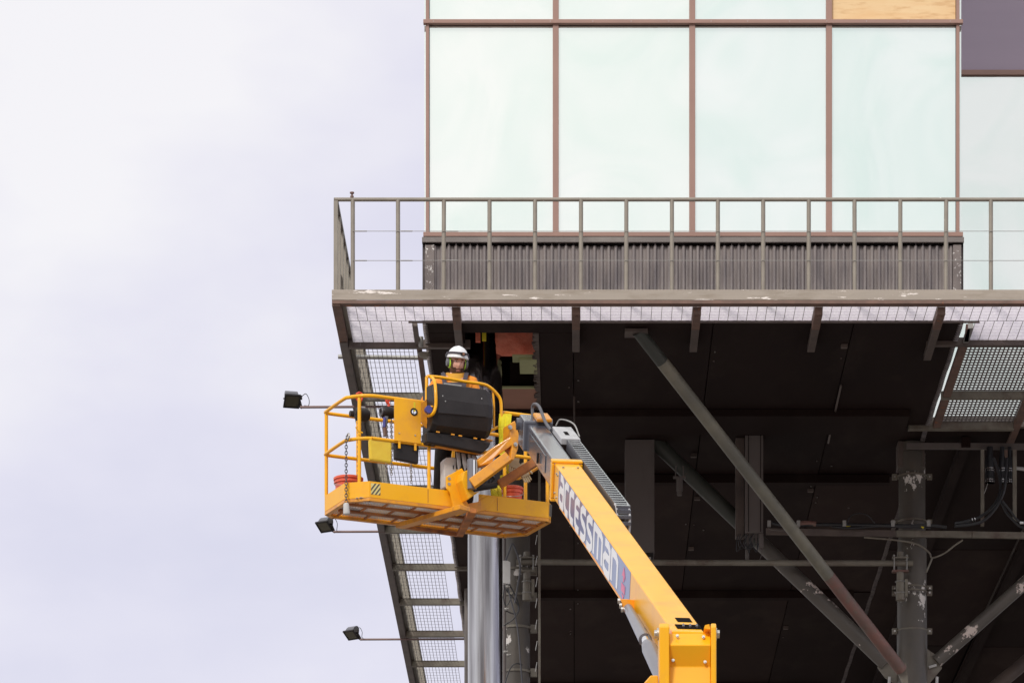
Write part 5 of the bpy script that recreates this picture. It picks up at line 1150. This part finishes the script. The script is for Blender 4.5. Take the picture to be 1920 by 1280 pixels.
# five-fingered hands on the console edge
for (h_, s) in ((haR, -1), (haL, 1)):
    c = ML + Vector(h_)
    hm = MB(); hm.path([c + Vector((0, 0.05, 0)), c + Vector((0, 0, 0)), c + Vector((0, -0.045, -0.003))], [0.026, 0.036, 0.034], 10)
    for k in range(4):
        x = -0.03 + 0.02 * k; l = (0.9, 1.0, 0.95, 0.75)[k if s > 0 else 3 - k]
        hm.path(smooth_path([c + Vector((x, -0.04, 0)), c + Vector((x, -0.04 - 0.04 * l, 0.005)), c + Vector((x, -0.055 - 0.04 * l, -0.02)), c + Vector((x, -0.045 - 0.035 * l, -0.04))], 3), 0.0088, 8)
    hm.path(smooth_path([c + Vector((-s * 0.03, -0.0, 0)), c + Vector((-s * 0.05, -0.03, -0.01)), c + Vector((-s * 0.048, -0.055, -0.02))], 3), 0.0105, 8)
    hm.build('hand', 'skin', man, smooth=True)
# head
Hc = ML + Vector((0.025, -0.035, 1.606)); HR = Matrix.Rotation(R(16), 3, 'Z') @ Matrix.Rotation(R(14), 3, 'X') @ Matrix.Rotation(R(3), 3, 'Y')
def head_pt(x, y, z):     # unit sphere direction -> head surface (x right, -y face, z up)
    px, py, pz = x * 0.078, y * 0.098, z * 0.130
    f = max(0, -y)
    if z < 0: pz *= 1.28
    if z < 0: px *= 1 - 0.30 * z * z; py *= 1 - 0.12 * z * z * (1 if y < 0 else 2.2)
    if y < 0:
        py -= 0.006 * math.exp(-((z + 0.85) / 0.22) ** 2) * f * 2.2              # chin
        py -= 0.026 * math.exp(-(x / 0.17) ** 2) * max(0, 1 - abs((z + 0.16) / 0.26)) ** 0.8 * (1.0 if z > -0.22 else 0.9)   # nose
        py -= 0.006 * math.exp(-((z - 0.22) / 0.12) ** 2)                       # brow
        for s in (-1, 1): py += 0.013 * math.exp(-((x - s * 0.40) / 0.20) ** 2 - ((z - 0.06) / 0.11) ** 2)   # sockets
        for s in (-1, 1): py -= 0.005 * math.exp(-((x - s * 0.5) / 0.22) ** 2 - ((z + 0.18) / 0.16) ** 2)     # cheeks
        py -= 0.007 * math.exp(-(x / 0.30) ** 2 - ((z + 0.52) / 0.08) ** 2)        # lips
    return Vector((px, py, pz))
nu, nv = 64, 48
def head_grid(offset=0.0, keep=None, rough=0.0):
    vs = []; fs = []
    for j in range(nv + 1):
        ph = math.pi * j / nv
        for i in range(nu):
            th2 = 2 * math.pi * i / nu; x, y, z = math.sin(ph) * math.cos(th2), math.sin(ph) * math.sin(th2), math.cos(ph)
            p = head_pt(x, y, z); n = Vector((x, y, z)).normalized()
            off = offset + rough * noise.noise(Vector((x * 14, y * 14, z * 14)))
            vs.append(Hc + HR @ (p + n * off))
    for j in range(nv):
        for i in range(nu):
            i2 = (i + 1) % nu
            if keep:
                th2 = 2 * math.pi * (i + .5) / nu; ph = math.pi * (j + .5) / nv
                if not keep(math.sin(ph) * math.cos(th2), math.sin(ph) * math.sin(th2), math.cos(ph)): continue
            fs.append((j * nu + i, j * nu + i2, (j + 1) * nu + i2, (j + 1) * nu + i))
    return MB().add(vs, fs)
head_grid().build('head', 'skin', man, smooth=True)
def beard_keep(x, y, z):
    if y > 0.25 or z > 0.12: return False
    ax = abs(x)
    if ax > 0.74 and z < 0.1 and y < 0.25: return True
    if z < -0.70 : return y < 0.25
    if z < -0.30 and ax > 0.34: return True
    if -0.46 < z < -0.36 and ax < 0.42: return True      # moustache
    if z < -0.58: return True
    return False
head_grid(0.008, beard_keep, 0.005).build('beard', 'beard', man, smooth=True)
def HP(x, y, z): return Hc + HR @ Vector((x, y, z))
mb = MB(); mb.path([HP(-0.022, -0.098, -0.084), HP(0, -0.108, -0.085), HP(0.022, -0.098, -0.084)], [0.003, 0.0055, 0.003], 8); mb.build('lips', 'lip', man, smooth=True)
for s in (-1, 1):
    e0 = HP(s * 0.031, -0.076, 0.009)
    mb = MB(); mb.lathe(e0 - HR @ Vector((0, -0.0, 0.0)), HR @ Vector((0, -1, 0)), [(-0.006, 0.010), (0.0, 0.012), (0.004, 0.009), (0.006, 0.002)], 12); mb.build('eye', 'junction', man, smooth=True)
    MB().lathe(e0, HR @ Vector((0.1, -1, -0.1)), [(0.003, 0.0055), (0.0075, 0.005)], 10).build('iris', 'eye', man)
    MB().path([HP(s * 0.015, -0.097, 0.027), HP(s * 0.033, -0.095, 0.030), HP(s * 0.050, -0.082, 0.024)], [0.003, 0.0045, 0.003], 6).build('eyebrow', 'beard', man)
    MB().path([HP(s * 0.018, -0.088, 0.019), HP(s * 0.032, -0.090, 0.021), HP(s * 0.046, -0.080, 0.016)], [0.003, 0.004, 0.003], 6).build('eyelid', 'skin', man)
# helmet
vs = []; fs = []; hn_u, hn_v = 48, 16
for j in range(hn_v + 1):
    ph = R(96) * j / hn_v
    for i in range(hn_u):
        a_ = 2 * math.pi * i / hn_u; x, y, z = math.sin(ph) * math.cos(a_), math.sin(ph) * math.sin(a_), math.cos(ph)
        k = 1.0 + (0.05 if j >= hn_v - 1 else 0); rid = 0.004 * (math.cos(a_ * 1) ** 20)
        yy = y * 0.132 * k
        if y < 0 and j >= hn_v - 1: yy *= 1.08
        vs.append(HP(x * (0.109 + 0) * k, yy + 0.004, 0.052 + z * 0.118 + (0.004 * math.exp(-(x / 0.12) ** 2) if z > .2 else 0)))
for j in range(hn_v):
    for i in range(hn_u): fs.append((j * hn_u + i, j * hn_u + (i + 1) % hn_u, (j + 1) * hn_u + (i + 1) % hn_u, (j + 1) * hn_u + i))
he = MB().add(vs, fs).build('helmet', 'white', man, smooth=True); so_ = he.modifiers.new('solid', 'SOLIDIFY'); so_.thickness = 0.005
# headband with lamp
pts = [HP(0.112 * math.cos(R(a_)), 0.135 * math.sin(R(a_)) + 0.004, 0.088 + 0.006 * math.cos(R(a_ + 90))) for a_ in range(-200, 25, 12)]
mb = MB()
for i in range(len(pts) - 1): mb.bar(pts[i], pts[i + 1], 0.008, 0.018, up=HR @ Vector((0, 0, 1)))
hb = mb.build('headband', 'grey_fabric', man)
MB().prism([HP(-.002, -.150, .072), HP(.048, -.145, .070), HP(.052, -.145, .090), HP(.04, -.145, .104), HP(.008, -.150, .104), HP(-.004, -.15, .092)], HR @ Vector((0, 0.03, 0))).build('headlamp', 'black', man, bevel=0.005)
MB().lathe(HP(0.024, -0.150, 0.087), HR @ Vector((0, -1, 0)), [(0, 0.013), (0.005, 0.012)], 16).build('headlamp_lens', 'brownboard', man)
for s in (-1, 1):
    c = HP(s * 0.084, 0.0, -0.010); ax = HR @ Vector((s, -0.10, 0))
    vsx = [];  # oval cup
    mb = MB()
    for (h, r) in ((0, 1), (0.018, 1), (0.03, 0.85), (0.036, 0.5)): pass
    dd, ss, uu = frame_of(ax)
    rings = [(0.0, 1.0), (0.018, 1.0), (0.032, 0.8), (0.038, 0.35)]; n = 24; vsx = []; fsx = []
    for h, r in rings:
        for i in range(n):
            a_ = 2 * math.pi * i / n; vsx.append(c + dd * h + ss * (0.032 * r * math.cos(a_)) + uu * (0.047 * r * math.sin(a_)))
    for k in range(3):
        for i in range(n): fsx.append((k * n + i, k * n + (i + 1) % n, (k + 1) * n + (i + 1) % n, (k + 1) * n + i))
    fsx.append(tuple(range(n))); fsx.append(tuple(3 * n + i for i in range(n)))
    mb.add(vsx, fsx); em = mb.build('ear_defender', 'lamp_grey', man, smooth=True)
    MB().ring(c + dd * -0.004, ax, 0.031, 0.013, 24, 8, sx=1.45, sdir=uu).build('green_cushion_ring', 'hivis_green', em, smooth=True)
    MB().path(smooth_path([c + dd * 0.022 + uu * 0.03, c + dd * 0.04 + uu * 0.07, HP(s * 0.115, 0.01, 0.095)], 4), 0.006, 6).build('muff_arm', 'chain_carrier', em, smooth=True)
# neck shade
